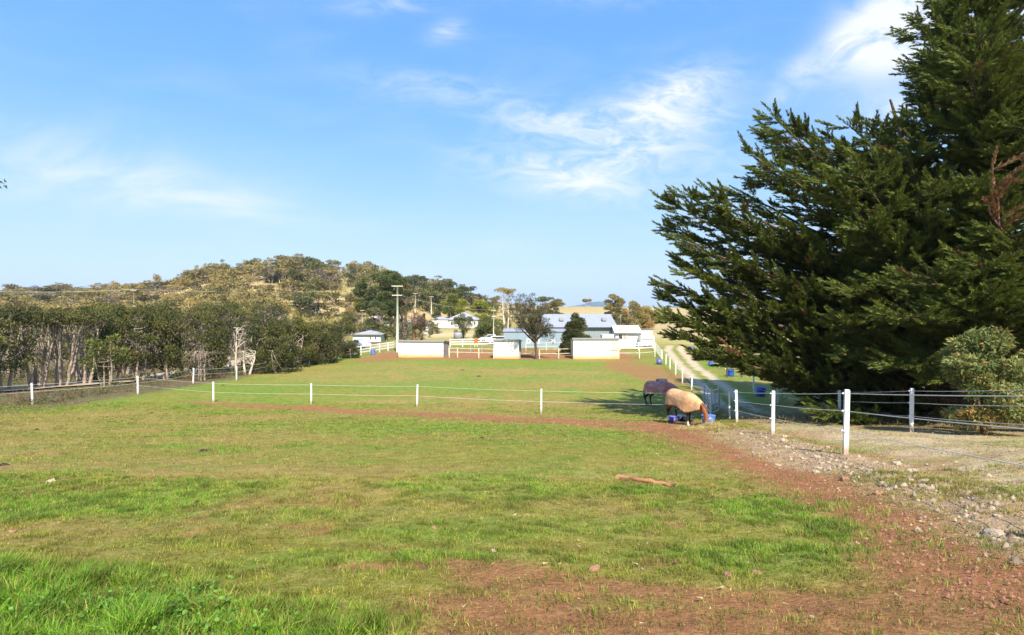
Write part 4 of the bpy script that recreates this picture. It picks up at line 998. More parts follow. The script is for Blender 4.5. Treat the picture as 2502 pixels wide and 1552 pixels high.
for o in [o for o in col.objects if o.name.startswith('stone') and o.get('label', '').startswith('small pale stone scattered')]:
    k = rr.choice([.05, .06, .08, .1, .13, .19]) * rr.uniform(.8, 1.2); o.scale = (k, k * rr.uniform(.7, 1), k * .55); o.location.z = gz(o.location.x, o.location.y) + .0

# ------------------------------------------------------------------ the big cypress
def cypress():
    r = np.random.default_rng(5); pr = random.Random(5)
    cx, cy = 21.6, 25.0; g = gz(cx, cy)
    t = thing('cypress_tree', 'huge dark spreading cypress filling the right side behind the fence', 'tree', (cx, cy, g))
    # spray prototypes: a pointed plume of scale-leaf twigs along +X, length 1
    def spray(seed, n=72):
        q = np.random.default_rng(seed); u = q.random(n) ** .8; a = q.random(n) * 6.283
        rad = (.115 * (1 - u) + .015) * (.4 + .6 * q.random(n))
        P = np.stack([u * .9, rad * np.cos(a) * .7, rad * np.sin(a) * .55], -1)
        D = np.stack([np.full(n, 1.0), np.cos(a) * .55 * (1 - u * .6), np.sin(a) * .5 * (1 - u * .6) + .12], -1) + q.normal(size=(n, 3)) * .22
        L = .12 + .10 * q.random(n); V, Fc = leaf_tris(P, D, L, .038 + .03 * q.random(n), q)
        return V, Fc, np.repeat(np.clip(.12 + .62 * u + q.normal(size=n) * .14, 0, 1), 3)
    protos = [spray(s) for s in range(8)]
    S = []                                              # (pos, dir, length, tint, accent)
    wood = MB()
    def put(p, d, L, tint, acc=0.0): S.append((tuple(p), tuple(d), L, tint, acc))
    def limb(p0, p1, rise, r0, dens=1.0, bare=.22, acc=0.0, spread=1.0):
        p0, p1 = Vector(p0), Vector(p1); L = (p1 - p0).length; ctl = p0.lerp(p1, .55) - Vector((0, 0, rise * L)) + Vector((pr.uniform(-1, 1), pr.uniform(-1, 1), 0)) * .05 * L
        n = max(7, int(L / .8)); pts = bez(p0, ctl, p1, n)
        pts = [p + Vector((pr.uniform(-1, 1), pr.uniform(-1, 1), pr.uniform(-1, 1))) * .05 * (0 < i < n - 1) for i, p in enumerate(pts)]
        wood.tube(pts, [r0 * (1 - .93 * i / (n - 1)) + .012 for i in range(n)], 6, False)
        tone = pr.uniform(-.22, .22)
        for i in range(n - 1):
            s = i / (n - 1)
            if s < bare: continue
            d = (pts[i + 1] - pts[i]).normalized(); side = d.cross(Vector((0, 0, 1))).normalized()
            for k in range(max(1, round(2.6 * dens))):
                sg = pr.choice((-1, 1)); ln = (.5 + (1 - s) * .30 * L * pr.uniform(.5, 1.1)) * spread; ln = min(ln, 3.4)
                bd = (d * pr.uniform(.55, 1.1) + side * sg * pr.uniform(.35, 1.0) + Vector((0, 0, 0))); bd.z = bd.z * .35 + pr.uniform(-.14, .2); bd.normalize()
                st = pts[i].lerp(pts[i + 1], pr.random()); en = st + bd * ln; m = max(2, int(ln / .38))
                bp = bez(st, st + bd * ln * .5 - Vector((0, 0, ln * .10)), en + Vector((0, 0, ln * .10)), m + 1)
                wood.tube(bp, [.022 * (1 - .8 * q / m) + .004 for q in range(m + 1)], 4, False)
                for q in range(m):
                    dd = (bp[q + 1] - bp[q]).normalized(); f = (q + 1) / m
                    for _ in range(2 if f > .35 else 1):
                        jd = (dd * .85 + Vector((pr.uniform(-1, 1), pr.uniform(-1, 1), pr.uniform(-.5, .5))) * .36); jd.z *= .7
                        put(bp[q].lerp(bp[q + 1], pr.random()), jd, pr.uniform(.6, 1.15) * (1.1 - .25 * f), tone + pr.uniform(-.15, .15) + .2 * f, acc)
                put(bp[-1] - dd * .1, dd + Vector((0, 0, .15)), pr.uniform(.6, .95), tone + .2, acc)
        d = (pts[-1] - pts[-2]).normalized()
        for k in range(5): put(pts[-1] - d * .35 * k, d + Vector((pr.uniform(-.3, .3), pr.uniform(-.3, .3), pr.uniform(0, .35))), pr.uniform(.6, 1.0), tone + .15, acc)
    H = 23.0
    for dx, dy, lean in ((0, 0, 0), (-1.3, .5, -2.2), (1.1, -.5, 2.0)):
        pts = [Vector((dx * (1 + .5 * i / 8) + lean * (i / 8) ** 2, dy, -0.4 + (H if lean == 0 else 15) * i / 8)) for i in range(9)]
        wood.tube(pts, [(.55 if lean == 0 else .36) * (1.25 - 1.12 * i / 8) for i in range(9)], 9, False)
    def at(px, py, Y): return Vector((X_(px, Y) - cx, Y - cy, Z_(py, Y) - g))
    # limbs that make the outline towards the paddock, each with its own distance
    for px, py, Y, h0 in [(1602, 482, 25, 4.2), (1655, 468, 25.5, 4.8), (1700, 452, 24.5, 5.0), (1622, 545, 26, 3.6), (1660, 585, 24, 3.4), (1850, 430, 24.5, 5.5), (1790, 460, 27, 5.0),
                          (1640, 630, 26.5, 2.8), (1612, 688, 25, 1.8), (1606, 765, 24.3, 1.3), (1640, 812, 24, .9), (1690, 858, 23.5, .7), (1610, 722, 26, 1.5), (1668, 660, 23, 2.5),
                          (1818, 362, 25, 6.5), (1872, 266, 25.5, 7.2), (1900, 300, 24, 7.2), (1850, 300, 27, 7.0), (1858, 392, 23.5, 6.0), (1935, 300, 25, 7.6), (2055, 292, 24.5, 8.6),
                          (2010, 330, 26, 8.0), (2100, 300, 23, 9.0), (2180, 290, 24.5, 9.8), (2238, 255, 24, 10.8), (2240, 195, 25, 12.2), (2246, 120, 24.5, 13.2), (2236, 58, 25, 14.2),
                          (2268, 20, 24, 15), (2300, -30, 25, 16), (1770, 880, 22.5, .7), (1840, 908, 21.5, .6), (1905, 935, 21, .5), (1960, 975, 20.5, .5), (2010, 1005, 20, .4), (1700, 800, 22, 1.2),
                          (1760, 520, 22, 4.5), (1960, 400, 21, 6.5), (1720, 740, 21.5, 1.8), (1800, 640, 20.5, 3.0), (1850, 560, 20, 4.0), (1700, 620, 28, 3.0), (1750, 700, 28, 2.4)]:
        e = at(px, py, Y); e = e if Y >= 23.5 or px > 2000 else at(px, py, 24.3); e = e - (e - Vector((0, 0, h0))).normalized() * .45; limb((pr.uniform(-.5, .3), pr.uniform(-.4, .4), h0), e, pr.uniform(.03, .10), .15, 1.0, .2)
    # limbs all round, reaching less far towards the lane and more away from it
    nl = 185
    for i in range(nl):
        ht = 1.2 + 22.2 * ((i + .5) / nl) ** 1.1; a = i * 2.399 + pr.uniform(-.3, .3)
        ca, sa = math.cos(a), math.sin(a)
        rx = 12.5; ry = 7.2 if sa < 0 else 9.5
        prof = np.interp(ht, [0, 1, 3, 5, 9, 10.5, 12, 13.5, 14.5, 17, 20, 24], [.5, .66, .86, .92, .92, .78, .68, .52, .30, .22, .17, .04] if ca < 0 else [.5, .66, .86, .95, 1, .95, .9, .85, .8, .55, .4, .05])
        prof *= .86 if ca < -.45 else 1
        rr_ = max(.8, 1 / math.sqrt((ca / rx) ** 2 + (sa / ry) ** 2) * prof * pr.uniform(.7, 1.0) - .3)
        up = np.interp(ht, [0, 3, 8, 20], [.0, .12, .38, .8]) * pr.uniform(.6, 1.3)
        h = max(.5, ht - rr_ * up)
        limb((0, 0, h), (ca * rr_, sa * rr_, ht), pr.uniform(.02, .1), .05 + .009 * rr_, 1.1, .22)
    # lower skirt facing the viewer, drooping to the ground
    for i in range(26):
        px = pr.uniform(2190, 2520); py = pr.uniform(640, 960) if px < 2320 else pr.uniform(560, 800); Y = pr.uniform(17.6, 19.5)
        limb((pr.uniform(-2, 1), -1.5, pr.uniform(1.0, 5.5)), at(px, py, Y), pr.uniform(-.03, .08), .09, 1.35, .3)
    for i in range(22):
        limb((pr.uniform(-1.5, 0), -.6, pr.uniform(2, 7)), at(pr.uniform(1990, 2280), pr.uniform(330, 900), pr.uniform(21, 22.5)), pr.uniform(.0, .08), .08, 1.2, .35)
    for i in range(26):
        limb((pr.uniform(-.5, .8), -.6, pr.uniform(6, 14)), at(pr.uniform(2330, 2560), pr.uniform(60, 560), pr.uniform(19.5, 21)), pr.uniform(.0, .08), .08, 1.3, .3)
    wood_me = wood.mesh('trunk', M['bark_brown'], True); add('trunk', wood_me, t)
    def bake(items, name, mat, parent):
        P = np.array([s[0] for s in items]); D = np.array([s[1] for s in items], float); L = np.array([s[2] for s in items]); T = np.array([s[3] for s in items]); A = np.array([s[4] for s in items])
        D /= np.linalg.norm(D, axis=1, keepdims=True); U = np.array([0, 0, 1.0]) + r.normal(size=P.shape) * .35
        Sd = np.cross(U, D); Sd /= np.linalg.norm(Sd, axis=1, keepdims=True); Up = np.cross(D, Sd)
        Vs = []; Fs = []; Ts = []; n0 = 0
        pick = r.integers(0, len(protos), len(P))
        for k, (V, Fc, tt) in enumerate(protos):
            ix = np.nonzero(pick == k)[0]
            if not len(ix): continue
            v = (V[None, :, 0:1] * D[ix, None] + V[None, :, 1:2] * Sd[ix, None] + V[None, :, 2:3] * Up[ix, None]) * L[ix, None, None] + P[ix, None]
            f = Fc[None] + (np.arange(len(ix)) * len(V))[:, None, None] + n0; n0 += len(ix) * len(V)
            Vs.append(v.reshape(-1, 3)); Fs.append(f.reshape(-1, 3))
            tn = np.stack([np.clip(tt[None] + T[ix, None], 0, 1), np.broadcast_to(A[ix, None], (len(ix), len(tt))), 0 * tt[None] + 0 * T[ix, None]], -1); Ts.append(tn.reshape(-1, 3))
        return add(name, np_mesh(name, np.concatenate(Vs), [np.concatenate(Fs)], M[mat], {'tint': np.concatenate(Ts)}), parent)
    S2 = []
    zt_all = zt(np.array([s[0][0] + cx for s in S]), np.array([s[0][1] + cy for s in S]))
    for s, zz in zip(S, zt_all):
        if s[0][2] + g < zz + .12: continue
        # stays clear of the lane fence and of the young gum
        if s[0][1] + cy < 17.2 and s[0][2] + g < -.5: continue
        acc = .9 if pr.random() < .012 else s[4]
        S2.append((*s[:4], acc))
    bake(S2, 'crown', 'fol_cyp', t)
    # dead brown sprays
    for (px0, py0, px1, py1, Y) in [(2450, 600, 2425, 385, 18.3), (2480, 600, 2400, 480, 18.3), (1825, 868, 1785, 853, 22.5)]:
        S.clear(); wood = MB(); limb(at(px0, py0, Y + .4), at(px1, py1, Y), .04, .03, .5, .1, .0, .2)
        b = wood.build('dead_branch', M['bark_red'], t, True); tag(b, 'brown dead branch among the dark green sprays')
        S[:] = [q for q in S if pr.random() < (.22 if px0 < 2000 else .42)]
        bake(list(S), 'dead_foliage', 'fol_dead', b)
    print('cypress sprays', len(S2))
cypress()

# ------------------------------------------------------------------ young gum in front of the cypress
def bush():
    cl = []; pr = random.Random(3)
    for i in range(46):
        a = pr.uniform(0, 6.283); q = math.sqrt(pr.random()); z = pr.random(); lim = math.sqrt(max(.02, 1 - (max(0, z - .3) / .72) ** 2)) * (.75 + .25 * min(1, z * 3))
        cl.append((math.cos(a) * q * 1.15 * lim, math.sin(a) * q * 1.0 * lim, .42 + 2.35 * z, .34, .34, .28))
    mb = MB()
    for s in range(4):
        a = s * 1.7; mb.tube(bez((0, 0, -.2), (math.cos(a) * .15, math.sin(a) * .15, .8), (math.cos(a) * .55, math.sin(a) * .5, 2.2), 7), [.06, .055, .045, .035, .028, .02, .012], 6, False)
    tm = mb.mesh('trunk', M['bark_red'], True)
    cm = crown_mesh('crown', cl, 3300, .09, M['fol_bush'], 9, 2.8, (.1, .85), .10, -.1, 1.0, .45)
    x, y = X_(2405, 15.6), 15.6
    t = thing('young_gum_tree', 'rounded blue-green young gum in front of the cypress, orange tips on top', 'tree', (x, y, gz(x, y)))
    add('trunk', tm, t); add('crown', cm, t)
    t = thing('young_gum_tree', 'second blue-green gum bush cut off by the right edge', 'tree', (x + 2.3, y + .9, gz(x + 2.3, y + .9)), 2.0)
    t.scale = (.85, .85, .8); add('trunk', tm, t); add('crown', cm, t)
bush()

# ------------------------------------------------------------------ tree row on the left
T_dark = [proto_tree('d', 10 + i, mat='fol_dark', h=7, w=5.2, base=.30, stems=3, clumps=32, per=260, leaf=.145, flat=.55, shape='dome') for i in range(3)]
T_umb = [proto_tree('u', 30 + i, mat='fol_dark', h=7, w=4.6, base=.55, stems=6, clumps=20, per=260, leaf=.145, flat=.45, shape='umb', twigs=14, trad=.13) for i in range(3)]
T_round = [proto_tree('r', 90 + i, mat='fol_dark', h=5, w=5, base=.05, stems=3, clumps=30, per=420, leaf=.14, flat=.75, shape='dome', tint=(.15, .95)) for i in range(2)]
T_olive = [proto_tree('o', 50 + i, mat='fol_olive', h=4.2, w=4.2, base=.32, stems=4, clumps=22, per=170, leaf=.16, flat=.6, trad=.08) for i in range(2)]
T_brown = [proto_tree('b', 60 + i, mat='fol_brown', h=6, w=3.8, base=.3, stems=4, clumps=20, per=85, leaf=.16, flat=.7, twigs=40, trad=.09, accent=.2) for i in range(2)]
T_dead = [proto_tree('x', 70, mat='fol_brown', bark='bark_pale', h=6, w=3.4, base=.45, stems=2, clumps=9, per=12, leaf=.15, twigs=34, trad=.16),
          proto_tree('x', 71, mat='fol_brown', bark='bark_pale', h=5, w=3.0, base=.4, stems=1, clumps=7, per=0, twigs=22, trad=.2, lean=1.4)]
KIND = dict(r=T_round, d=T_dark, u=T_umb, o=T_olive, b=T_brown, x=T_dead)
HB = dict(r=5, d=7, u=7, o=4.2, b=6, x=6); WB = dict(r=5, d=5.2, u=4.6, o=4.2, b=3.8, x=3.4)
ROWL = [ # px, depth, top row, half width px, kind, label
 (8, 41, 716, 72, 'd', 'tall dark tea-tree at the left edge of the picture'), (-90, 38, 712, 90, 'd', 'dark tea-tree cut off by the left edge, beside the first'),
 (92, 43.5, 742, 66, 'u', 'flat-topped tea-tree with bare grey stems, first right of the tall dark one'), (150, 45.5, 748, 60, 'u', 'flat-topped tea-tree on many grey stems above the end post'),
 (205, 47.5, 740, 62, 'u', 'flat-topped tea-tree with forked grey stems over the gravel road'), (262, 45, 808, 50, 'o', 'low bright olive bush-like tree on leaning stems beside the second fence post'),
 (268, 51, 736, 56, 'r', 'dark tea-tree standing behind the low bright olive one'), (335, 52, 738, 58, 'd', 'dark tea-tree right of the low olive one, below the far left pole'),
 (398, 54, 738, 58, 'r', 'broad dark tea-tree above the gap in the row'), (452, 56, 744, 48, 'd', 'dark tea-tree left of the brown-leaved low one'),
 (492, 51, 822, 44, 'b', 'low brownish tree with bare forked stems at the fence'), (520, 58, 748, 50, 'r', 'dark tea-tree behind the bleached dead tree'),
 (572, 60, 762, 30, 'x', 'bleached dead tree with forked pale limbs in the row'), (604, 57, 838, 30, 'x', 'leaning pale dead trunk low at the fence'),
 (598, 63, 768, 34, 'b', 'grey-brown twiggy tree right of the bleached dead tree'), (648, 60, 770, 54, 'r', 'rounded dense green tea-tree, first of the low dense group'),
 (705, 64, 766, 56, 'r', 'rounded dense tea-tree in the middle of the low dense group'), (680, 57.5, 808, 48, 'r', 'low dark tea-tree in front of the dense group'),
 (752, 67, 772, 46, 'r', 'dense tea-tree left of the brown twiggy one'), (798, 69, 776, 44, 'r', 'dense rounded tea-tree near the right end of the row'),
 (832, 76, 774, 38, 'r', 'dark tea-tree, last tall one at the right end of the row'), (858, 75, 830, 24, 'r', 'small dark shrub-like tea-tree at the very end of the row')]
GT = 'trees in the row left of the paddock'
for px, Y, top, hw, k, lb in ROWL:
    x = X_(px, Y); z0 = gz(x, Y); h = Z_(top, Y) - z0; pr_ = random.choice(KIND[k])
    place_tree(pr_, 'tea_tree', lb, 'tree', x, Y, hw * 2 * Y / F / WB[k], h / HB[k] * .97, None, GT)
GB = 'trees across the gravel road'
for i in range(40):
    Y = 58 + i * 1.9 + random.uniform(-2, 2); x = random.uniform(-56, -42) - max(0, (Y - 100)) * .25 - (6 if i % 2 else 0) - max(0, 70 - Y) * .2; k = random.choice('dddub')
    top = random.choice([random.uniform(733, 745), random.uniform(748, 775)]) - .25 * max(0, 300 - (1251 + x * F / Y)) * .06
    h = Z_(top, Y) - gz(x, Y); s = random.uniform(1.1, 1.5)
    place_tree(random.choice(KIND[k]), 'tea_tree', {'d': 'dark domed', 'u': 'flat-topped grey-stemmed', 'b': 'brown twiggy'}[k] + ' tree in the thicket across the gravel road, ' + ('near end' if Y < 85 else ('middle part' if Y < 110 else 'far end')), 'tree', x, Y, s, h / HB[k], None, GB)
# undergrowth along the fence foot: uncountable
def undergrowth():
    r = np.random.default_rng(8); cl = []
    for i in range(330):
        y = r.uniform(30, 88); x = -27.6 - r.random() ** 1.5 * 6.5 + .06 * (y - 45)
        if 38 < y < 52 and r.random() < .45: continue
        h = r.uniform(.12, .5) * (1.2 if y > 48 else .8); cl.append((x, y, gz(x, y) + h * .4, r.uniform(.3, .9), r.uniform(.3, .9), h))
    for i in range(160):
        y = r.uniform(36, 110); x = -41 - r.random() * 9; h = r.uniform(.4, 1.3); cl.append((x, y, gz(x, y) + h * .5, r.uniform(.6, 1.5), r.uniform(.6, 1.5), h))
    for i in range(70):
        x = r.uniform(9.5, 27); y = 18.2 + r.random() * 5 + .04 * (x - 18) ** 2; h = r.uniform(.06, .22); cl.append((x, y, gz(x, y) + h * .3, r.uniform(.2, .6), r.uniform(.2, .5), h))
    me = crown_mesh('undergrowth', cl, 260, .11, M['fol_litter'], 4, 4.0, (.1, .9), .15, .6)
    tag(add('undergrowth', me), 'brown-green low undergrowth along the foot of the tree row', 'undergrowth', kind='stuff')
undergrowth()

# ------------------------------------------------------------------ yard trees
def single(name, lb, px, Y, top, hw, mat, bark, shape='dome', base=.3, stems=2, clumps=24, per=120, leaf=.2, flat=.7, twigs=0, trad=.14, seed=1, ybase=None, accent=.1, tint=(.1, .9), grp=None, lean=0.0, sink=0.0):
    x = X_(px, Y); z0 = gz(x, Y); h = Z_(top, Y) - z0; w = hw * 2 * Y / F
    pt = proto_tree('s', seed, mat=mat, bark=bark, h=h, w=w, base=base, stems=stems, clumps=clumps, per=int(per * 2.3), leaf=leaf * .82, flat=flat, shape=shape, twigs=twigs, trad=trad, accent=accent, tint=tint, lean=lean)
    place_tree(pt, name, lb, 'tree', x, Y, 1, 1, 0.3 * seed, grp, sink)
def bare_tree():
    Y = 70; x = X_(1311, Y); z0 = gz(x, Y); pr = random.Random(12)
    t = thing('bare_limbed_tree', 'grey-brown tree with sparse crown and forking bare limbs between the shelters', 'tree', (x, Y, z0))
    def P(px, py, dy=0): return Vector((X_(px, Y) - x, dy, Z_(py, Y) - z0))
    mb = MB(); cl = []
    mb.tube([P(1311, 884), P(1311, 868), P(1309, 848), P(1307, 828)], [.27, .2, .17, .17], 9, False)
    forks = [(1248, 756, -1.5), (1262, 742, 1), (1278, 738, -.5), (1294, 737, .8), (1312, 742, -.8), (1328, 762, .6), (1338, 790, -.6), (1250, 778, .4), (1286, 752, 1.8), (1318, 768, -1.9), (1338, 810, .8), (1270, 768, -2.2), (1305, 760, .2)]
    for px, py, dy in forks:
        st = P(1307, 830 + pr.uniform(-4, 8)); e = P(px, py, dy); md = st.lerp(e, .45) + Vector((pr.uniform(-.2, .2), 0, -.25))
        pts = bez(st, md, e, 8); mb.tube(pts, [.12 * (1 - .85 * i / 7) + .01 for i in range(8)], 6, False)
        for k in range(11):
            q = pts[pr.randint(2, 7)]; e2 = q + Vector((pr.uniform(-1.0, 1.0), pr.uniform(-.9, .9), pr.uniform(-.1, 1.0)))
            mb.tube(bez(q, q.lerp(e2, .5) + Vector((.1, 0, .1)), e2, 4), [.03, .022, .014, .006], 4, False)
            cl.append((*e2, .5, .5, .36))
    for px, py in ((1338, 812), (1346, 822), (1350, 834), (1332, 825), (1343, 800), (1352, 815)): cl.append((*P(px, py, pr.uniform(-.6, .6)), .45, .5, .42))
    mb.build('trunk', M['bark_brown'], t, True)
    add('crown', crown_mesh('crown', cl, 420, .12, M['fol_brown'], 5, 2.6, (.2, .7), .5), t)
bare_tree()
single('conifer_tree', 'dense dark green conical tree in front of the large shed', 1408, 78, 758, 36, 'fol_dark', 'bark_brown', 'cone', .10, 1, 90, 520, .15, 1.0, seed=2, accent=.03)
single('shrub_tree', 'rounded olive-green tree right of the thin white pole', 1192, 112, 774, 36, 'fol_green', 'bark', 'ball', .08, 2, 30, 150, .22, .8, seed=3)
single('shrub_tree', 'upright green bush in front of the white hip-roofed house', 1133, 120, 766, 22, 'fol_green', 'bark', 'ball', .12, 2, 22, 150, .22, .9, seed=4)
single('gum_tree', 'rust-trunked gum forking above the long shelter, right of the power pole', 1016, 110, 742, 34, 'fol_brown', 'bark_red', 'dome', .45, 3, 16, 50, .24, .7, twigs=40, trad=.3, seed=5, accent=.4)
single('gum_tree', 'big dark-crowned gum behind the tall power pole', 957, 150, 658, 46, 'fol_olive', 'bark_brown', 'dome', .35, 3, 44, 150, .34, .65, trad=.35, seed=6, tint=(0, .5), accent=.04)
single('gum_tree', 'dark trunked tree at the foot of the tall power pole', 985, 125, 700, 22, 'fol_dark', 'bark_brown', 'dome', .5, 2, 18, 120, .28, .7, trad=.4, seed=7)
single('gum_tree', 'mid-green gum left of the big dark-crowned one', 905, 165, 668, 34, 'fol_green', 'bark', 'dome', .35, 3, 30, 130, .35, .65, seed=8)
single('gum_tree', 'green tree with an orange branch tip above the dry slope', 926, 140, 735, 34, 'fol_green', 'bark', 'dome', .2, 3, 26, 150, .28, .7, seed=9, accent=.25, tint=(0, .6))
single('wattle_tree', 'bright yellow-green wattle above the hip-roofed house', 1108, 225, 716, 30, 'fol_yellow', 'bark', 'ball', .1, 2, 22, 120, .4, .9, seed=10)
single('wattle_tree', 'bright yellow-green wattle right of the hip-roofed house', 1180, 215, 734, 28, 'fol_yellow', 'bark', 'ball', .1, 2, 22, 120, .4, .9, seed=11)
single('wattle_tree', 'small yellow-green tree by the upper pinkish house', 1067, 230, 740, 12, 'fol_green', 'bark', 'ball', .1, 2, 14, 130, .4, .9, seed=12)
single('gum_tree', 'airy gum with scattered leaf tufts against the sky', 1237, 150, 700, 28, 'fol_gum', 'bark_pale', 'umb', .72, 3, 13, 60, .3, .4, trad=.16, twigs=10, seed=13)
single('gum_tree', 'gum with tufted crown left of the large shed roof', 1352, 190, 722, 28, 'fol_gum', 'bark_pale', 'dome', .35, 3, 20, 110, .38, .55, seed=14, tint=(0, .6))
single('gum_tree', 'leaning gum tuft against the sky left of the shed', 1330, 195, 722, 22, 'fol_green', 'bark', 'umb', .6, 2, 9, 80, .34, .4, seed=15)
single('gum_tree', 'tall gum behind the right end of the shed roof', 1503, 170, 717, 26, 'fol_gum', 'bark_pale', 'dome', .25, 3, 36, 170, .3, .6, seed=16, tint=(.1, .6))
single('gum_tree', 'pale twiggy gum right of the large shed', 1543, 165, 735, 28, 'fol_gum', 'bark_pale', 'dome', .15, 3, 34, 110, .3, .8, twigs=40, seed=17, tint=(.4, 1))
single('gum_tree', 'pale broad gum above the white cabin', 1580, 172, 742, 34, 'fol_gum', 'bark_pale', 'dome', .12, 3, 34, 110, .3, .8, twigs=40, seed=18, tint=(.4, 1))
single('gum_tree', 'low green tree at the right end of the shed roof', 1514, 150, 755, 12, 'fol_green', 'bark', 'ball', .1, 2, 14, 110, .3, .9, seed=19, tint=(0, .4))
single('gum_tree', 'two-stemmed small gum on the dry ridge beside the distant mountain', 1435, 330, 731, 12, 'fol_gum', 'bark_pale', 'umb', .6, 2, 10, 70, .6, .6, seed=20)
single('wattle_tree', 'small round yellow shrub on the dry ground above the cabin', 1558, 135, 778, 8, 'fol_yellow', 'bark', 'ball', .1, 2, 10, 110, .25, .9, seed=21)
single('wattle_tree', 'yellow-green tree showing through the cypress branches', 1815, 120, 764, 34, 'fol_yellow', 'bark', 'dome', .2, 3, 22, 110, .3, .8, seed=22)
for i, (px, Y, top, hw, mt) in enumerate([(903, 126, 782, 14, 'fol_green'), (940, 122, 792, 16, 'fol_green'), (880, 140, 788, 14, 'fol_olive'), (1060, 150, 772, 12, 'fol_olive'), (1050, 128, 790, 9, 'fol_olive'), (855, 150, 765, 20, 'fol_green'), (846, 190, 742, 22, 'fol_gum'), (1030, 175, 758, 14, 'fol_green')]):
    lb = ['round green bush behind the long low outbuilding', 'dark-based bush right of the long low outbuilding', 'olive bush on the slope above the outbuilding', 'olive bush left of the hip-roofed house',
          'small golden shrub beside the rust-trunked gum', 'green bush on the edge of the dry slope', 'reddish-tipped bush at the top of the dry slope', 'green bush below the pinkish house'][i]
    single('shrub_tree', lb, px, Y, top, hw, mt, 'bark', 'ball', .05, 2, 16, 130, .26, .85, seed=30 + i, accent=.2)
for i in range(16):
    px = 1640 + i * 58 + random.uniform(-20, 20); Y = random.uniform(170, 300); 
    single('gum_tree', 'pale tree of the far paddocks seen through gaps in the cypress', px, Y, random.uniform(735, 750), random.uniform(14, 26), random.choice(['fol_gum', 'fol_green', 'fol_olive']), 'bark', 'dome', .2, 2, 12, 60, .5, .8, seed=60 + i, grp='far paddock trees behind the cypress')

SM = [proto_tree('m', 200 + i, mat=['fol_olive', 'fol_gum', 'fol_green', 'fol_brown'][i], bark='bark', h=3, w=3.2, base=.05, stems=3, clumps=16, per=150, leaf=.2, flat=.8, shape='ball') for i in range(4)]
rs = random.Random(77); SK = ['olive', 'golden', 'green', 'brownish']
for i in range(46):
    px = rs.uniform(850, 1320); Y = rs.uniform(108, 205); k = rs.randrange(4); s = rs.uniform(.45, 1.25)
    if 1040 < px < 1180 and Y < 186 and rs.random() < .8: Y = rs.uniform(192, 225)
    where = 'left of the tall power pole' if px < 960 else ('between the power pole and the hip-roofed house' if px < 1080 else ('by the hip-roofed house' if px < 1190 else 'right of the thin white pole'))
    place_tree(SM[k], 'shrub', f"{'large' if s > .85 else 'small'} {SK[k]} shrub on the {'near' if Y < 155 else 'far'} slope {where}", 'shrub', X_(px, Y), Y, s, s * rs.uniform(.8, 1.3), None, 'shrubs on the slope behind the yards')
house('tiny white cottage with grey roof low on the slope by the power pole', 985, 1001, 170, 783, 787, 797, 'cream_wall', 'roof_pale', [(992, 3, .9)], 6)
house('small cream garage on the slope beside the forked red-trunked gum', 1030, 1046, 150, 788, 791, 803, 'white_wall', 'roof_white', [(1038, 4, .9)], 5)
house('grey-roofed cottage on the dry slope under the clearing', 905, 924, 200, 764, 768, 779, 'pink_wall', 'roof_pale', [(914, 3, .9)], 6)

# ------------------------------------------------------------------ hillside wood
HP = []
for i in range(10):
    mt = ['fol_gum', 'fol_gum', 'fol_green', 'fol_gum', 'fol_dark', 'fol_gum', 'fol_green', 'fol_gum', 'fol_brown', 'fol_gum'][i]
    HP.append(proto_tree('h', 100 + i, mat=mt, bark='bark_pale' if i % 3 == 0 else 'bark', h=10, w=8.5, base=[.25, .35, .3, .5, .15, .2, .25, .55, .3, .4][i], stems=[2, 3, 2, 3, 2, 3, 2, 4, 3, 3][i], clumps=18, per=[46, 40, 46, 24, 46, 48, 44, 20, 26, 36][i], leaf=.5, flat=.6,
                         twigs=[4, 10, 0, 16, 0, 4, 0, 20, 16, 10][i], trad=.2, accent=.15, tint=(.05, .95)))
GH = 'gum trees of the wooded hill'
NEARX = 0
def hill_label(x, y, k):
    px = 1251 + x * F / y; side = ['far left end', 'left shoulder', 'left step', 'left half of the crest', 'right half of the crest', 'slope above the dry clearing', 'right shoulder', 'right foot'][int(np.searchsorted([170, 330, 470, 600, 740, 870, 990], px))]
    side = ('lower ' if y < 225 else ('middle ' if y < 280 else 'upper ')) + side
    kd = ['olive', 'golden-olive', 'green', 'pale-trunked open', 'dark', 'tan-leaved', 'green', 'bare-stemmed open', 'grey-brown', 'olive'][k]
    return f'{kd} gum on the {side} of the wooded hill'
cnt = 0; rr = random.Random(22); used = []
tries = 0
while cnt < 275 and tries < 9000:
    tries += 1
    y = rr.uniform(175, 335); px = rr.uniform(40, 1180) if rr.random() < .85 else rr.uniform(-300, 60); x = X_(px, y); z = gz(x, y); py = 755 - z * F / y
    # only where the photo shows wood: the dry slope and the house terrace stay open
    if 782 < px < 872 and 726 < py < 766: continue
    if px > 880 and py > 760 and not (rr.random() < .12): continue
    if px > 700 and y < 215: continue
    if px > 985 and y < 235: continue
    if px > 860 and rr.random() < .25: continue
    if any((x - a) ** 2 + (y - b) ** 2 < 16 for a, b in used): continue
    used.append((x, y)); k = rr.randrange(10)
    if px < 620 and k in (2, 6): k = 0
    if px > 800 and y > 265: sz0 = 1.25
    s = rr.uniform(1.0, 1.55); sz = rr.uniform(.75, 1.2) * (.72 if px < 460 else 1.0)
    if px > 940: k = rr.choice([2, 4, 6, 1, 5]); sz *= .9
    place_tree(HP[k], 'gum_tree', hill_label(x, y, k), 'tree', x, y, s, sz, None, GH, .3); cnt += 1
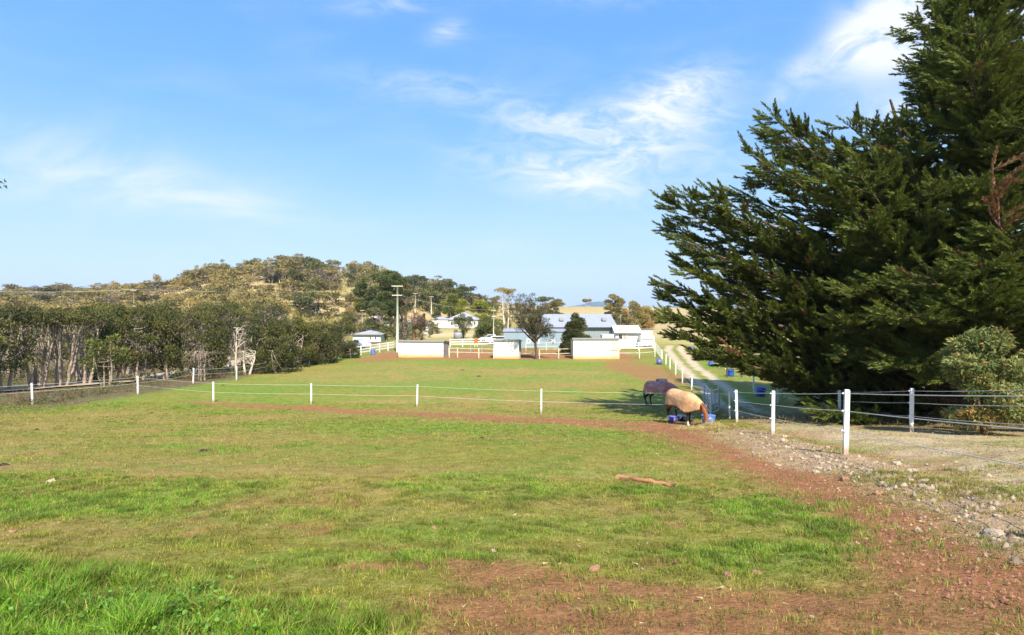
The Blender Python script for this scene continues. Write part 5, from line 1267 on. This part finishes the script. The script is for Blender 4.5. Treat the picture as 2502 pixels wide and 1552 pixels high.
for px, Y, top, k in [(688, 318, 628, 3), (712, 305, 632, 7), (548, 322, 634, 1), (484, 318, 648, 9), (620, 325, 636, 4), (815, 300, 648, 7), (842, 306, 650, 3), (877, 300, 638, 7), (765, 312, 640, 9), (590, 318, 640, 8), (905, 290, 655, 0), (160, 300, 706, 3), (200, 300, 704, 1), (925, 275, 650, 2), (860, 285, 648, 6), (800, 290, 650, 1), (985, 255, 672, 6), (1030, 250, 690, 2), (890, 260, 668, 1), (655, 300, 646, 0), (680, 290, 652, 5), (710, 285, 655, 1), (740, 292, 650, 9), (665, 275, 668, 2), (725, 272, 670, 0), (755, 280, 660, 5), (505, 320, 640, 3), (603, 322, 630, 7), (657, 318, 627, 3), (738, 312, 630, 3), (782, 308, 637, 7), (937, 285, 646, 3), (385, 318, 664, 7), (280, 312, 684, 3)]:
    x = X_(px, Y); h = Z_(top, Y) - gz(x, Y)
    place_tree(HP[k], 'gum_tree', {688: 'tallest gum, standing above the hill crest', 712: 'tall bare-stemmed gum just right of the tallest on the crest', 548: 'gum topping the left hump of the crest', 484: 'gum at the left step of the hill crest', 620: 'dark gum on the crest between hump and tallest gum',
               815: 'wind-leaned gum tuft on the crest, left of three', 842: 'wind-leaned gum tuft on the crest, middle of three', 877: 'palm-like round gum tuft standing clear of the crest', 765: 'gum on the crest right of the tallest', 590: 'grey-brown gum on the crest', 905: 'olive gum where the crest starts to fall right',
               160: 'pale open gum on the far left shoulder', 200: 'golden gum on the far left shoulder', 925: 'green gum beside the big dark-crowned gum', 860: 'green gum under the palm-like tuft', 800: 'golden-olive gum at the right of the crest', 985: 'green gum right of the big dark-crowned gum', 1030: 'green gum above the slope pole', 890: 'golden-olive gum above the mid-green gum', 655: 'olive gum left of the tallest gum', 680: 'tan-leaved gum below the tallest gum', 710: 'golden-olive gum below the bare-stemmed gum', 740: 'olive gum just under the crest', 665: 'green gum below the crest', 725: 'olive gum above the pale trunks', 755: 'tan-leaved gum above the dry clearing', 505: 'thin bare-stemmed gum left of the left hump', 603: 'thin gum right of the left hump', 657: 'thin pale gum left of the tallest', 738: 'thin pale gum second right of the tallest', 782: 'thin bare gum above the clearing', 937: 'thin pale gum above the big dark-crowned gum', 385: 'thin bare gum rising from the left shoulder', 280: 'lone thin gum on the far left slope'}[px], 'tree', x, Y, .62 if px in (688, 712, 548, 484, 815, 842, 877, 765, 160, 200, 505, 603, 657, 738, 782, 937, 385, 280) else 1.1, h / 10, None, GH)
for px, Y, top in [(1085, 250, 690), (1120, 255, 702), (1145, 260, 718), (1060, 245, 700), (1040, 250, 706), (1005, 245, 692), (1210, 265, 722), (1270, 260, 735), (1165, 262, 724), (1195, 240, 732), (1240, 245, 740), (1300, 250, 738), (1325, 240, 742), (1285, 235, 748)]:
    x = X_(px, Y); h = Z_(top, Y) - gz(x, Y); k = {1085: 4, 1120: 6, 1145: 4, 1060: 2, 1040: 4, 1005: 6, 1210: 5, 1270: 0, 1165: 1, 1195: 2, 1240: 5, 1300: 6, 1325: 1, 1285: 0}[px]
    place_tree(HP[k], 'gum_tree', {1085: 'dark tree on the low ridge above the pinkish house', 1120: 'green tree on the low ridge above the yellow wattle', 1145: 'dark tree at the right fall of the low ridge', 1060: 'green tree on the low ridge left of the dark one', 1040: 'dark tree on the low ridge above the slope pole', 1005: 'green tree between big dark gum and low ridge',
               1210: 'tan tree behind the airy gum', 1270: 'olive tree behind the bare-limbed tree', 1165: 'reddish-brown tree behind the right wattle', 1195: 'green tree on the ridge right of the right wattle', 1240: 'tan tree under the airy gum', 1300: 'green tree left of the shed roof', 1325: 'golden-olive tree touching the left end of the shed roof', 1285: 'low olive tree behind the lean-to shed'}[px], 'tree', x, Y, h / 10 * 1.15, h / 10, None, 'trees of the low ridge')
# leaf tuft of a tree that stands outside the left edge
def edge_tree():
    x, y = -18.5, 13.0; z0 = gz(x, y); t = thing('overhanging_tree', 'tree beyond the left edge with one dark leaf tuft poking into the sky', 'tree', (x, y, z0))
    tip = Vector((X_(6, 14) - x, 1.0, Z_(452, 14) - z0)); mb = MB(); cl = []; q = random.Random(6)
    mb.tube([(0, 0, -.3), (.1, 0, 2), (-.1, .1, 4.4), (0, 0, 7)], [.26, .2, .15, .06], 8, False)
    mb.tube(bez((0, 0, 3.6), (2.4, .4, tip.z - .7), tip - Vector((.15, 0, 0)), 8), [.08, .07, .06, .045, .03, .02, .014, .008], 6, False)
    for i in range(26): a = q.uniform(0, 6.283); d = q.uniform(.2, 2.0); cl.append((math.cos(a) * d - .8, math.sin(a) * d, q.uniform(5, 8), .5, .5, .35))
    for i in range(5): cl.append((tip.x - .14 * i - .05, tip.y + q.uniform(-.1, .1), tip.z + .05 * q.uniform(-1, 1.4), .13, .13, .08))
    mb.build('trunk', M['bark'], t, True); add('crown', crown_mesh('crown', cl, 500, .08, M['fol_dark'], 6, 2.2, (0, .4), .02), t)
edge_tree()
def hill_scrub():
    r = np.random.default_rng(91); cl = []
    while len(cl) < 650:
        y = r.uniform(170, 350); px = r.uniform(20, 1150); x = X_(px, y); z = gz(x, y); py = 755 - z * F / y
        if 770 < px < 880 and 718 < py < 768 and r.random() < .93: continue
        if px > 820 and py > 762 and r.random() < .8: continue
        if px > 980 and y < 240 and r.random() < .8: continue
        cl.append((x, y, z + .5, r.uniform(1.5, 4.5), r.uniform(1.5, 3), r.uniform(1.0, 3.2)))
    me = crown_mesh('hillside_scrub', cl, 7, .7, M['fol_gum'], 14, 2.0, (.0, .9), .12)
    tag(add('hillside_scrub', me), 'olive-brown scrub covering the hill between the gum trees', 'scrub', kind='stuff')
hill_scrub()

# ------------------------------------------------------------------ horses
def skin_body(name, nodes, edges, mat, parent, sub=2):
    me = bpy.data.meshes.new(name); me.from_pydata([n[0] for n in nodes], edges, [])
    o = bpy.data.objects.new('tmp', me); col.objects.link(o)
    md = o.modifiers.new('s', 'SKIN'); md.use_smooth_shade = True; md.branch_smoothing = .6
    for i, n in enumerate(nodes):
        sv = me.skin_vertices[0].data[i]; sv.radius = n[1] if isinstance(n[1], tuple) else (n[1], n[1]); sv.use_root = (i == 0)
    s = o.modifiers.new('b', 'SUBSURF'); s.levels = sub; s.render_levels = sub
    bpy.context.view_layer.update()
    out = bpy.data.meshes.new_from_object(o.evaluated_get(bpy.context.evaluated_depsgraph_get()))
    bpy.data.objects.remove(o); out.name = name; out.materials.clear(); out.materials.append(mat)
    out.polygons.foreach_set('use_smooth', np.ones(len(out.polygons), bool))
    return out
def coat(name, body, leg, socks):
    m, nt, b = newmat(name)
    tc = nod(nt, 'ShaderNodeTexCoord'); sp = nod(nt, 'ShaderNodeSeparateXYZ'); nt.links.new(tc.outputs['Object'], sp.inputs[0])
    n = noi(nt, tc.outputs['Object'], 9, 4)
    f = mr(nt, mth(nt, 'ADD', sp.outputs[2], mth(nt, 'MULTIPLY', n, .08)), .55, .85)
    hd = mr(nt, sp.outputs[0], 1.02, 1.12)                      # head and neck are body coloured
    c = mixc(nt, mth(nt, 'MAXIMUM', f, hd), leg, body)
    muz = mth(nt, 'MULTIPLY', hd, mr(nt, sp.outputs[2], .24, .36, 1, 0)); c = mixc(nt, muz, c, (.05, .03, .025))
    low = mth(nt, 'MULTIPLY', mr(nt, sp.outputs[2], .20, .27, 1, 0), mth(nt, 'SUBTRACT', 1.0, hd, True))
    left = mr(nt, sp.outputs[1], -.02, .02, 1, 0) if socks == 'right' else None
    sk = low if left is None else mth(nt, 'MULTIPLY', low, mth(nt, 'MAXIMUM', left, mr(nt, sp.outputs[0], -.1, .0, 1, 0)))
    if socks: c = mixc(nt, sk, c, (.6, .55, .48))
    hoof = mth(nt, 'MULTIPLY', mr(nt, sp.outputs[2], .05, .07, 1, 0), 1.0); c = mixc(nt, hoof, c, (.16, .12, .09))
    nt.links.new(c, b.inputs['Base Color']); b.inputs['Roughness'].default_value = .5
    return m
def fabric(name, ca, cb):
    m, nt, b = newmat(name)
    tc = nod(nt, 'ShaderNodeTexCoord'); n = noi(nt, tc.outputs['Object'], 3.2, 5, .6, .6); n2 = noi(nt, tc.outputs['Object'], 22, 4)
    c = mixc(nt, mr(nt, n, .35, .68), ca, cb); nt.links.new(c, b.inputs['Base Color']); b.inputs['Roughness'].default_value = .85
    bump(nt, b, mth(nt, 'ADD', n, mth(nt, 'MULTIPLY', n2, .15)), .6, .08); return m
def horse(label, x, y, rz, coat_m, rug_m, strap, neck_turn=0.0, head=True, rug_low=.76):
    t = thing('horse', label, 'horse', (x, y, gz(x, y)), rz)
    nt_ = neck_turn
    N = [((-.45, 0, 1.15), (.27, .29)), ((-.15, 0, 1.10), (.28, .30)), ((.18, 0, 1.08), (.28, .31)), ((.48, 0, 1.10), (.24, .29)),
         ((.78, nt_ * .3, 1.12), (.14, .21)), ((1.02, nt_ * .7, 1.0), (.11, .16)), ((1.22, nt_, .86), (.10, .13)),
         ((1.32, nt_ * 1.05, .74), (.11, .14)), ((1.35, nt_ * 1.1, .60), (.10, .12)), ((1.37, nt_ * 1.12, .42), (.07, .08)), ((1.38, nt_ * 1.13, .28), (.062, .068)),
         ((-.70, 0, 1.10), (.19, .2))]
    E = [(i, i + 1) for i in range(10)] + [(0, 11)]
    def leg(root, pts):
        prev = root
        for p, rd in pts: N.append((p, rd)); E.append((prev, len(N) - 1)); prev = len(N) - 1
    for s in (-1, 1):
        d = .1 * s
        leg(11, [((-.60 + d * .3, .15 * s, .88), .155), ((-.50 + d, .16 * s, .70), .11), ((-.74 + d, .155 * s, .50), .062), ((-.69 + d, .155 * s, .30), .042), ((-.68 + d, .155 * s, .14), .046), ((-.63 + d, .155 * s, .05), .058), ((-.61 + d, .155 * s, .012), .066)])
        leg(3, [((.46 - d * .5, .16 * s, .84), .12), ((.44 - d, .155 * s, .66), .08), ((.46 - d * 1.2, .15 * s, .44), .055), ((.46 - d * 1.3, .15 * s, .26), .04), ((.46 - d * 1.4, .15 * s, .13), .045), ((.50 - d * 1.4, .15 * s, .05), .056), ((.52 - d * 1.4, .15 * s, .012), .062)])
    for s in (-1, 1):
        leg(7, [((1.27, nt_ + .085 * s, .92), .045), ((1.27, nt_ + .115 * s, 1.04), .018)])
    body = add('body', skin_body('body', N, E, coat_m, t), t)
    # eyes, nostrils
    mb = MB()
    for s in (-1, 1): mb.lathe((1.36, nt_ * 1.08 + .085 * s, .66), [(.006, -.018), (.02, -.01), (.02, .01), (.006, .018)], 8)
    mb.build('eye', M['black_rubber'], t, True)
    mb = MB()
    for i in range(7):
        s = i / 6; mb.tube(bez((-.86, .02 * (i - 3), 1.12), (-.98, .02 * (i - 3), .9), (-.93 + .02 * (i % 3), .025 * (i - 3), .34 + .03 * (i % 2)), 6), [.02, .04, .045, .04, .03, .006], 6, False)
    mb.build('tail', M['dark_in'], t, True)
    mb = MB(); mb.tube([(1.10, nt_ * .9, 1.08), (1.24, nt_, .98), (1.33, nt_ * 1.05, .88), (1.41, nt_ * 1.08, .76)], [.03, .05, .045, .015], 6); mb.build('mane', M['dark_in'], t, True)
    # rug: cross-sections from rump to poll, draped skirt
    secs = [(-.93, 0, 1.18, .14, .72, .85), (-.86, 0, 1.36, .27, .68, .78), (-.70, 0, 1.45, .32, rug_low + .02, 0), (-.45, 0, 1.48, .34, rug_low, 0), (-.15, 0, 1.45, .345, rug_low + .05, 0), (.15, 0, 1.43, .35, rug_low + .03, 0),
            (.42, 0, 1.46, .345, rug_low - .1, 0), (.60, nt_ * .1, 1.43, .31, rug_low - .16, 0), (.76, nt_ * .25, 1.36, .24, .6, 0), (.92, nt_ * .5, 1.27, .185, .74, 0), (1.08, nt_ * .78, 1.15, .16, .78, 0), (1.16, nt_ * .9, 1.07, .135, .78, 0)]
    vs = []; K = 17; q = random.Random(4)
    for j, (sx, sy, zt_, hw, zb, _) in enumerate(secs):
        for i in range(K):
            u = i / (K - 1) * 2 - 1; s = abs(u); sg = 1 if u > 0 else -1
            if s < .5: a = s / .5 * math.pi / 2; yy = math.sin(a) * hw; zz = zt_ - (1 - math.cos(a)) * hw * .95
            else: k = (s - .5) / .5; yy = hw * (1 + .05 * k) + .018 * math.sin(j * 2.3 + i) * k; zz = (zt_ - hw * .95) * (1 - k) + zb * k + (.03 * math.sin(j * 1.9 + sg) if i in (0, K - 1) else 0)
            vs.append((sx - (.05 * (s > .5) * (s - .5)) * (j == 0), sy + sg * yy, zz))
    fs = [(j * K + i, j * K + i + 1, (j + 1) * K + i + 1, (j + 1) * K + i) for j in range(len(secs) - 1) for i in range(K - 1)]
    fs.append(tuple(range(K))[::-1])
    mb = MB(); mb.add(vs, fs); me = mb.mesh('rug', rug_m, True)
    o = bpy.data.objects.new('tmp', me); col.objects.link(o)
    s1 = o.modifiers.new('a', 'SUBSURF'); s1.levels = 1; s1.render_levels = 1; so = o.modifiers.new('s', 'SOLIDIFY'); so.thickness = .02; so.offset = 1
    bpy.context.view_layer.update(); me2 = bpy.data.meshes.new_from_object(o.evaluated_get(bpy.context.evaluated_depsgraph_get())); bpy.data.objects.remove(o)
    rug = add('rug', me2, t)
    mb = MB()
    for s in (-1, 1): mb.tube([(.0, .33 * s, .66), (.02, .2 * s, .74), (.04, 0, .78)], .014, 5)
    mb.build('belly_strap', M[strap], rug)
    return t
co1 = coat('bay_coat', (.30, .10, .035), (.03, .02, .018), 'right')
co2 = coat('dark_bay_coat', (.04, .025, .02), (.025, .018, .016), None)
R_tan = fabric('tan_canvas_rug', (.45, .25, .12), (.66, .41, .21)); R_pur = fabric('faded_maroon_rug', (.52, .17, .14), (.72, .36, .32))
hx, hy = G(1666, 1036)
h_ = horse('bay horse in a tan canvas rug, head down over the blue tub', hx, hy, R(-69), co1, R_tan, 'cream_timber', .16); h_.scale = (.92, .92, .95)
hx, hy = G(1612, 992)
horse('dark horse in a faded maroon rug, its front hidden by the tan-rugged horse', hx, hy, R(-30), co2, R_pur, 'black_rubber', 0.0)

# ------------------------------------------------------------------ grass blades
def blades(name, n, ymin, ymax, power, per_seg, wid, hmul, seed):
    r = np.random.default_rng(seed)
    u = r.random(n); y = (ymin ** power + u * (ymax ** power - ymin ** power)) ** (1 / power)
    hw = y * .93 + 1.2; x = (r.random(n) * 2 - 1) * hw
    k = masks(x, y)
    # clumping
    cl = fbm(x * 9, y * 9, 81, 2); dens = (.2 + .8 * sst(cl, .38, .58)) * (1 - k['dirt'] * .86) * (1 - .35 * k['bank']) * (.55 + .6 * k['lush']) * (1 - .8 * k['lane'])
    keep = r.random(n) < dens; x, y, cl = x[keep], y[keep], cl[keep]; k = {a: b[keep] for a, b in k.items()}; n = len(x)
    tf = sst(fbm(x * 2.4, y * 2.4, 66, 3), .5, .66)
    h = (.014 + .02 * tf + .02 * r.random(n) + .03 * k['lush'] * r.random(n) + .10 * k['tall'] * (.4 + .8 * r.random(n)) * (.45 + .75 * fbm(x * 3, y * 3, 90, 2))) * hmul * (.7 + .5 * sst(cl, .3, .7))
    z = zt(x, y) - .006; a = r.random(n) * 6.283; w = wid * (.6 + .8 * r.random(n)) * (1 + .5 * k['tall']) * np.maximum(1, y / 6.0)
    sx, sy = np.cos(a) * w / 2, np.sin(a) * w / 2; la = r.random(n) * 6.283; ln = h * (.25 + .8 * r.random(n)); lx, ly = np.cos(la) * ln, np.sin(la) * ln
    # colours: fresh green, olive, straw
    g1 = np.array([.155, .30, .02]); g2 = np.array([.235, .235, .03]); st = np.array([.40, .29, .085])
    t1 = np.clip(k['lush'] * .95 + .35 * tf + r.normal(size=n) * .2, 0, 1)[:, None]; c = g2 * (1 - t1) + g1 * t1
    s = (r.random(n) < .24 + .30 * k['dry'] * (1 - k['lush']) + .35 * k['lane'] + .5 * k['bank'] - .12 * k['tall'])[:, None] * .85; c = c * (1 - s) + st * s
    c = c * (.55 + .75 * r.random((n, 1))) * (.72 + .5 * sst(fbm(x * 5, y * 5, 55, 3), .3, .7))[:, None]
    A = np.stack([x - sx, y - sy, z], -1); B = np.stack([x + sx, y + sy, z], -1)
    if per_seg == 1:
        C = np.stack([x + lx, y + ly, z + h], -1); V = np.stack([A, B, C], 1).reshape(-1, 3); Fc = [np.arange(3 * n).reshape(n, 3)]; rep = 3
    else:
        m = np.stack([x + lx * .35, y + ly * .35, z + h * .6], -1); d = np.stack([sx, sy, 0 * sx], -1) * .75
        C = np.stack([x + lx, y + ly, z + h * (1 - .25 * (ln / h > .8))], -1)
        V = np.stack([A, B, m + d, m - d, C], 1).reshape(-1, 3); i = np.arange(n)[:, None] * 5
        Fc = [i + np.array([[0, 1, 2, 3]]), i + np.array([[3, 2, 4]])]; rep = 5
    me = np_mesh(name, V, Fc, M['grass'], {'tint': np.repeat(c, rep, 0)})
    return me, n
me, n1_ = blades('grass', 860000, 2.0, 9.0, 1.15, 2, .0042, 1.0, 1); tag(add('grass', me), 'short green paddock grass in the foreground, long at the left corner', 'grass', kind='stuff')
me, n2_ = blades('grass', 680000, 8.5, 34.0, 1.2, 1, .0055, 1.15, 2); tag(add('grass', me), 'short grazed grass of the middle paddock', 'grass', kind='stuff')
print('blades', n1_, n2_)
# broad-leaved weeds in the tall grass
def weeds():
    r = np.random.default_rng(33); Vs = []; Fs = []; n0 = 0; T = []
    for px, py, cnt_, sp in [(385, 1500, 130, .22), (330, 1530, 90, .2), (440, 1520, 110, .2), (60, 1535, 40, .2), (560, 1545, 60, .2)]:
        cx, cy = G(px, min(py, 1548))
        for i in range(cnt_):
            x = cx + r.normal() * sp; y = cy + r.normal() * sp * .6; z = gz(x, y) + r.uniform(.05, .13); R0 = r.uniform(.007, .014)
            tl = Matrix.Rotation(r.uniform(-.6, .6), 3, 'X') @ Matrix.Rotation(r.uniform(-.6, .6), 3, 'Y'); m = 8
            v = [tl @ Vector((math.cos(q / m * 6.283) * R0, math.sin(q / m * 6.283) * R0 * .85, -.25 * R0 * abs(math.sin(q / m * 3.14)))) + Vector((x, y, z)) for q in range(m)]
            Vs += [tuple(p) for p in v]; Fs.append(list(range(n0, n0 + m))); n0 += m; c = np.array([.13, .27, .035]) * r.uniform(.7, 1.4); T += [c] * m
    me = np_mesh('weeds', np.array(Vs), [np.array(Fs)], M['grass'], {'tint': np.array(T)})
    tag(add('weeds', me), 'round-leaved weeds growing in the tall grass at the bottom left', 'weeds', kind='stuff')
weeds()
# dead leaves, straw and twigs
def litter():
    r = np.random.default_rng(44); n = 52000; u = r.random(n); y = (2.0 ** 1.3 + u * (26 ** 1.3 - 2.0 ** 1.3)) ** (1 / 1.3); x = (r.random(n) * 2 - 1) * (y * .93 + 1)
    k = masks(x, y); rgt = sst(x, -2, 4); keep = r.random(n) < (.09 + .34 * rgt + .5 * k['dirt'] * rgt + 2.0 * k['bank'] + .6 * k['lane']) * (1 - k['tall']); x, y = x[keep], y[keep]; bank = k['bank'][keep]; n = len(x)
    P = np.stack([x, y, zt(x, y) + .012 + .012 * r.random(n)], -1); D = r.normal(size=(n, 3)) * np.array([1, 1, .25]); L = (.010 + .032 * r.random(n) ** 3) * (1 + y * .05); W = L * (.12 + .3 * r.random(n))
    V, Fc = leaf_tris(P, D, L, W, r); c = np.where(r.random((n, 1)) < .55, np.array([[.5, .38, .2]]), np.array([[.3, .16, .08]])) * (.6 + .7 * r.random((n, 1)))
    tag(add('leaf_litter', np_mesh('leaf_litter', V, [Fc], M['grass'], {'tint': np.repeat(c, 3, 0)})), 'dead leaves and straw strewn over the grass, bare soil and bank', 'leaf litter', kind='stuff')
    # gravel on the bank and worn soil crumbs
    n = 2600; j = r.integers(0, len(P_BANK) - 1, n); s = r.random(n); A = np.array(P_BANK)[:, :2]; p = A[j] + (A[j + 1] - A[j]) * s[:, None] + r.normal(size=(n, 2)) * np.array([.5, .4])
    m = 3200; j2 = r.integers(4, len(P_CROSS) - 1, m); A2 = np.array(P_CROSS)[:, :2]; p2 = A2[j2] + (A2[j2 + 1] - A2[j2]) * r.random(m)[:, None] + r.normal(size=(m, 2)) * .45
    P2 = np.concatenate([p, p2]); isb = np.arange(len(P2)) < n; keep = P2[:, 1] > 2; P2 = P2[keep]; isb = isb[keep]; n = len(P2)
    sz = np.where(isb, .010 + .045 * r.random(n) ** 5, .006 + .018 * r.random(n) ** 3); base = np.array([(1, 0, -.2), (-.3, .9, -.2), (-.6, -.8, -.2), (.2, .1, .7), (-.5, .1, .45)])
    V = base[None] * sz[:, None, None] * (.6 + .8 * r.random((n, 5, 1))); a = r.random(n) * 6.283; ca, sa = np.cos(a)[:, None], np.sin(a)[:, None]
    V = np.stack([V[..., 0] * ca - V[..., 1] * sa, V[..., 0] * sa + V[..., 1] * ca, V[..., 2]], -1) + np.stack([P2[:, 0], P2[:, 1], zt(P2[:, 0], P2[:, 1]) + sz * .1], -1)[:, None]
    F5 = np.array([[0, 1, 3], [1, 4, 3], [1, 2, 4], [2, 3, 4], [2, 0, 3]]); Fc = (np.arange(n)[:, None, None] * 5 + F5[None]).reshape(-1, 3)
    c = np.where(isb[:, None], np.array([[.42, .33, .22]]), np.array([[.33, .16, .09]])) * (.55 + .8 * r.random((n, 1)))
    tag(add('gravel', np_mesh('gravel', V.reshape(-1, 3), [Fc], M['grass'], {'tint': np.repeat(c, 5, 0)})), 'loose gravel and soil crumbs on the bank and dirt track', 'gravel', kind='stuff')
litter()

# ------------------------------------------------------------------ air
def haze():
    m = bpy.data.materials.new('haze'); m.use_nodes = True; nt = m.node_tree; nt.nodes.clear()
    out = nod(nt, 'ShaderNodeOutputMaterial'); v = nod(nt, 'ShaderNodeVolumePrincipled')
    v.inputs['Color'].default_value = (.62, .78, 1.0, 1); v.inputs['Density'].default_value = 0.00011; v.inputs['Anisotropy'].default_value = 0.0
    nt.links.new(v.outputs[0], out.inputs['Volume'])
    mb = MB(); mb.box((0, 3400, 85), (11000, 7200, 210)); o = mb.build('haze', m); tag(o, kind='stuff', label='thin bluish air lying over the whole valley')
haze()
